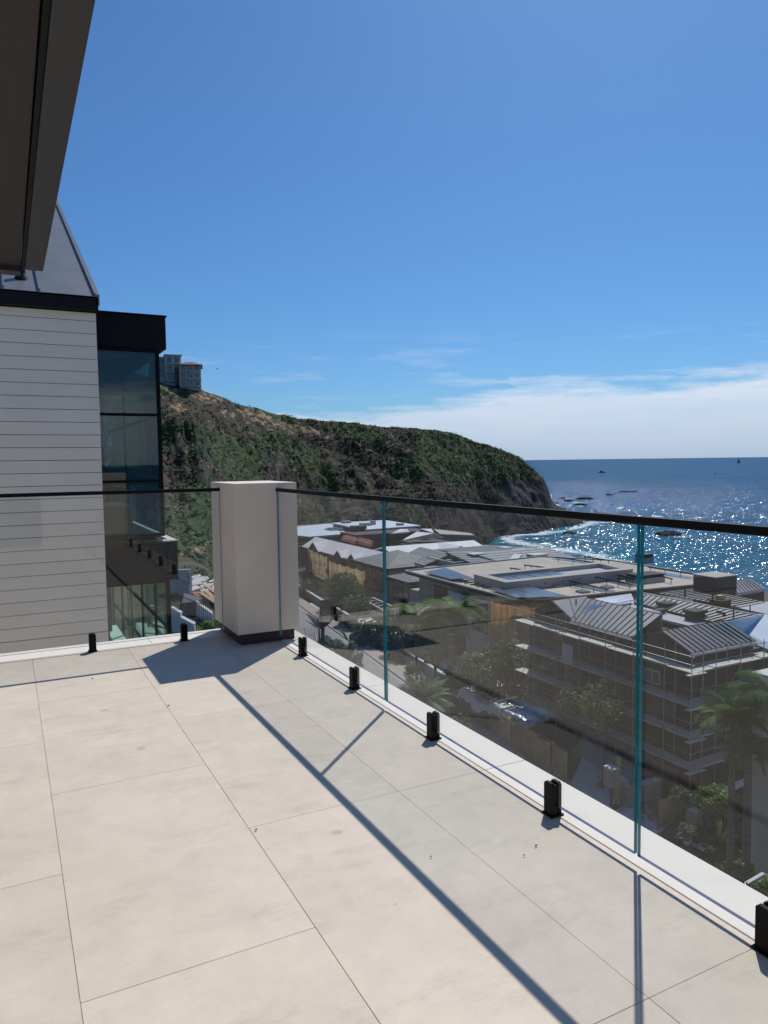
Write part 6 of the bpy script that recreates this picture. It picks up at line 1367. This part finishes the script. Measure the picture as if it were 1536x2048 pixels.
for i, (a, b, D, r_, tn_) in enumerate(((905, 1350, 64, 1.1, DK), (1040, 1385, 58, 1.0, DK), (868, 1322, 74, 1.1, GD), (1085, 1360, 57, 1.2, OL), (980, 1385, 60, 1.0, GD), (690, 1238, 96, 1.3, DK), (662, 1228, 104, 1.2, GD), (826, 1335, 74, .9, OL), (885, 1378, 67, .7, GD), (790, 1318, 80, .8, OL))):
    tree_px('shrub', ('low shrub in the front gardens at the foot of the palms', 'low shrub in the front gardens before the net screen', 'dark shrub between the palm trunks', 'grey green shrub beneath the scaffold end', 'shrub under the loose olive tree', 'dark shrub at the black gate', 'green shrub left of the black gate', 'grey shrub by the driveway', 'small shrub near the pavement by the fence start', 'grey shrub under the dark broad tree')[i], a, b, D, r_, tn_, cat='shrub', leaf=.13, clumps=20, leaves=45)
def palm_px(label, px_, py_, D, R_, **k): c = ond(px_, py_, D); return palm('palm_tree', label, c[0], c[1], c[2], R_, **k)
palm_px('tall feathery palm right of the first glass joint, left one of the pair', 832, 1232, 71, 3.6, nf=26, tone=(.09, .13, .04), droop=.8, width=.7)
palm_px('tall feathery palm right of the first glass joint, right one of the pair', 908, 1226, 69, 3.7, nf=26, tone=(.10, .145, .04), droop=.8, width=.7)
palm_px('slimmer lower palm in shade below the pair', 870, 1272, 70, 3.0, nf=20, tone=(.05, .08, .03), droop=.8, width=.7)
palm_px('queen palm at the right edge, left crown with drooping fronds', 1466, 1432, 35.5, 2.1, nf=30, tone=(.07, .115, .035), droop=.85, width=.75, trunk_r=.16)
palm_px('queen palm cut by the right edge, upper crown', 1545, 1392, 34.5, 2.2, nf=26, tone=(.06, .105, .035), droop=.85, width=.75, trunk_r=.17)
palm_px('lower palm head hanging beside the right edge palms', 1497, 1495, 34, 1.5, nf=24, tone=(.09, .12, .04), droop=.9, width=.8, trunk_r=.20)
c = ond(848, 1398, 33); palm('sago_palm', 'squat cycad palm rising over the coping right of the first glass joint', c[0], c[1], c[2], 1.5, nf=30, tone=(.10, .13, .055), droop=.45, width=.45, trunk_r=.14)
spiky('yucca', 'large yellow green striped yucca beside the stepping stones', *onz(1440, 1688, -19.85), 1.35, tone=(.60, .60, .13), w=.065, n=64)
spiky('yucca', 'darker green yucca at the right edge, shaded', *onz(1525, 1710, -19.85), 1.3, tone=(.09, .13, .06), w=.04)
spiky('yucca', 'small spiky plant along the pavement near the fence start', *onz(905, 1430, -19.85), .8, tone=(.09, .12, .05), w=.04)
# bird of paradise with paddle leaves, over the coping beside the pillar
def paddle(label, px_, py_, D, n, R_, tone):
    c = ond(px_, py_, D); bz = float(gz(c[0], c[1])); t = thing('bird_of_paradise', label, 'plant', (c[0], c[1], bz)); V = []; Fq = []; T = []; mb = MB()
    for i in range(n):
        a = i*2.399; el = random.uniform(.9, 1.35); top_ = np.array([c[0], c[1], c[2]])+np.array([math.cos(a)*math.cos(el), math.sin(a)*math.cos(el), math.sin(el)])*R_*.25
        mb.tube((c[0], c[1], bz), top_, .03, .02, 5); d_ = np.array([math.cos(a)*math.cos(el*.8), math.sin(a)*math.cos(el*.8), math.sin(el*.8)]); sd = np.array([-math.sin(a), math.cos(a), 0])
        ws = [.02, .13, .17, .15, .09, .01]; k0 = len(V)
        for j, w_ in enumerate(ws):
            f = j/5; p = top_+d_*R_*f-np.array([0, 0, R_*.22*f*f]); V += [p-sd*w_*R_, p+sd*w_*R_]; g_ = random.uniform(.8, 1.2); T += [[q_*g_ for q_ in tone]]*2
        for j in range(5): Fq.append((k0+2*j, k0+2*j+1, k0+2*j+3, k0+2*j+2))
    raw_mesh('leaves', V, Fq, LEAF, t, T); mb.build('stalks', M['bark'], t); return t
paddle('dark paddle leaved plant rising over the coping just right of the pillar', 643, 1268, 33, 9, 1.15, (.035, .05, .035))
paddle('single paddle leaved plant right of the larger one over the coping', 700, 1292, 33, 4, .8, (.03, .045, .03))
# bare twiggy bush
c = ond(622, 1268, 33); tw = thing('bare_bush', 'bare twiggy bush in front of the paddle leaved plant', 'bush', (c[0], c[1], float(gz(c[0], c[1])))); mb = MB()
for k in range(40):
    a = k*2.4; e = c+np.array([math.cos(a)*random.uniform(.2, .9), math.sin(a)*random.uniform(.2, .9), random.uniform(-.5, .35)]); mb.tube((c[0], c[1], c[2]-1.6), e, .012, .004, 4)
mb.build('twigs', M['bark'], tw)
# ground cover tufts in the beds
pts_ = []
for k in range(900):
    u = random.uniform(33.5, 40); y = random.uniform(50, 118); pts_.append((u+.114*(y-32), y, -19.9))
for k in range(500):
    a, b = random.uniform(8, 21), random.uniform(12, 45); pts_.append((a, b, float(gz(a, b))))
for k in range(160):
    p = onz(random.uniform(1390, 1500), random.uniform(1640, 1760), -19.88); pts_.append(tuple(p))
for k in range(700):
    a = random.uniform(5, 14); b = random.uniform(28, 75); pts_.append((a+.2*(b-28), b, float(gz(a+.2*(b-28), b))))
for k in range(160):
    p = onz(random.uniform(1405, 1530), random.uniform(1565, 1632), -18.6); pts_.append(tuple(p))
pts_ = np.array(pts_); rs = .18+.35*rng.random(len(pts_))**2
V, Fq, T = leafcloud(pts_, rs, 26, .09, (.055, .078, .03), tvar=.6, up=.8)
o = raw_mesh('ground_cover', V, Fq, LEAF, None, T); tag(o, 'low mixed ground cover in the beds and on the banks below the terrace', 'ground cover', kind='stuff')

# ================================================================== BOATS, BUOY, BIRD
p = onz(1203, 945.5, SEA); mbt = thing('motor_boat', 'small motor boat with a cabin crossing the bay, trailing a white wake', 'boat', p); ex = Vector(_rt); ey = Vector((_sy, _cy, 0))
def bpt(a, b, c): q_ = Vector(p)+ex*a+ey*b+Vector((0, 0, c)); return tuple(q_)
t = MB(); t.add([bpt(-6.5, -1.8, -.3), bpt(4.5, -1.8, -.3), bpt(7.5, 0, .2), bpt(4.5, 1.8, -.3), bpt(-6.5, 1.8, -.3), bpt(-6.8, -2.1, 1.3), bpt(4.8, -2.1, 1.6), bpt(8.6, 0, 2.1), bpt(4.8, 2.1, 1.6), bpt(-6.8, 2.1, 1.3)], [(4, 3, 2, 1, 0), (5, 6, 7, 8, 9), (0, 1, 6, 5), (1, 2, 7, 6), (2, 3, 8, 7), (3, 4, 9, 8), (4, 0, 5, 9)]); t.build('hull', M['darkwall'], mbt)
t = MB(); t.add([bpt(-3, -1.4, 1.5), bpt(3, -1.4, 1.5), bpt(3, 1.4, 1.5), bpt(-3, 1.4, 1.5), bpt(-2.5, -1.2, 3.6), bpt(1.8, -1.2, 3.6), bpt(1.8, 1.2, 3.6), bpt(-2.5, 1.2, 3.6)], [(3, 2, 1, 0), (4, 5, 6, 7), (0, 1, 5, 4), (1, 2, 6, 5), (2, 3, 7, 6), (3, 0, 4, 7)]); t.build('cabin', M['blackmatte'], mbt)
t = MB(); t.tube(bpt(-.5, 0, 3.6), bpt(-.8, 0, 6.2), .12, n=5); t.build('mast', M['blackmatte'], mbt)
p = onz(1477, 926.3, SEA); sb = thing('sailing_boat', 'distant dark sailing boat near the horizon at far right', 'boat', p)
t = MB(); t.add([bpt(-7, -1.5, -.2), bpt(6, -1.5, -.2), bpt(9, 0, .5), bpt(6, 1.5, -.2), bpt(-7, 1.5, -.2), bpt(-8, -2, 2), bpt(7, -2, 2), bpt(10, 0, 2.4), bpt(7, 2, 2), bpt(-8, 2, 2)], [(4, 3, 2, 1, 0), (5, 6, 7, 8, 9), (0, 1, 6, 5), (1, 2, 7, 6), (2, 3, 8, 7), (3, 4, 9, 8), (4, 0, 5, 9)]); t.build('hull', M['darkwall'], sb)
t = MB(); t.tube(bpt(1, 0, 2), bpt(1, 0, 30), .3, .15, 6); t.build('mast', M['darkwall'], sb)
t = MB(); t.add([bpt(.4, -.1, 3), bpt(-7, -.6, 3), bpt(.7, -.1, 28), bpt(.4, .1, 3), bpt(-7, -.4, 3), bpt(.7, .1, 28)], [(0, 1, 2), (5, 4, 3), (0, 3, 4, 1), (1, 4, 5, 2), (2, 5, 3, 0)]); t.build('mainsail', M['greywall'], sb)
t = MB(); t.add([bpt(1.6, -.1, 3), bpt(8.5, 0, 2.5), bpt(1.4, -.1, 24), bpt(1.6, .1, 3), bpt(8.5, .2, 2.5), bpt(1.4, .1, 24)], [(0, 1, 2), (5, 4, 3), (0, 3, 4, 1), (1, 4, 5, 2), (2, 5, 3, 0)]); t.build('jib', M['greywall'], sb)
p = onz(1431, 948.3, SEA); by = thing('buoy', 'small dark channel buoy on the open sea below the sailing boat', 'buoy', p)
t = MB(); t.tube(p-[0, 0, .3], p+[0, 0, .9], 1.6, 1.6, 12); t.build('float', M['blackmatte'], by); t = MB()
for k in range(4): a = k*math.pi/2; t.tube(p+[math.cos(a)*1.1, math.sin(a)*1.1, .9], p+[math.cos(a)*.35, math.sin(a)*.35, 4.2], .12, n=5)
t.box(p[0]-.6, p[0]+.6, p[1]-.6, p[1]+.6, p[2]+3.2, p[2]+4.6); t.build('tower', M['blackmatte'], by); t = MB(); t.tube(p+[0, 0, 4.6], p+[0, 0, 5.4], .2, n=6); t.build('lamp', M['blackmatte'], by)
p = ond(435, 738, 150); bd = thing('bird', 'tiny dark gull in the sky right of the hill houses', 'bird', p); p = Vector(p)
mb = MB(); mb.tube(p+ex*-.22, p+ex*.02, .03, .07, 6); mb.tube(p+ex*.02, p+ex*.2, .07, .03, 6); body = mb.build('body', M['blackmatte'], bd)
for s_ in (-1, 1): mb = MB(); a = p+ey*s_*.05; b_2 = p+ey*s_*.3+Vector((0, 0, .14)); c_2 = p+ey*s_*.62+Vector((0, 0, .02))-ex*.1; w_ = ex*.08; mb.add([a-w_, a+w_, b_2+w_*.8, b_2-w_, c_2, a-w_+Vector((0, 0, .01)), a+w_+Vector((0, 0, .01)), b_2+w_*.8+Vector((0, 0, .01)), b_2-w_+Vector((0, 0, .01))], [(0, 1, 2, 3), (3, 2, 4), (8, 7, 6, 5)]); mb.build('wing', M['blackmatte'], bd)
# grit and dead leaves on the terrace
for i, (a, b, lb) in enumerate(((862, 1715, 'dark crumb of grit on the large tile left of the second glass joint'), (512, 1661, 'dark speck of grit on the tile joint in the middle of the floor'), (337, 1412, 'small dead leaf on the tile nearest the pillar shadow'), (1048, 1712, 'tiny crumb near the fourth clamp'), (1072, 1693, 'second tiny crumb, a little closer to the fourth clamp'), (185, 1358, 'dead leaf scrap on the far tiles at left'))):
    p = onz(a, b, .002); t = MB(); r_ = .0032+.0012*(i % 3)
    for k in range(1): t.obox((k*.006, k*.004, .004), (Vector((1, .4*k, .2)), Vector((-.4*k, 1, 0)), Vector((-.2, 0, 1))), (r_, r_*.5, r_*.3))
    o = t.build('grit', M['bark']); o.location = tuple(p); tag(o, lb, 'grit')
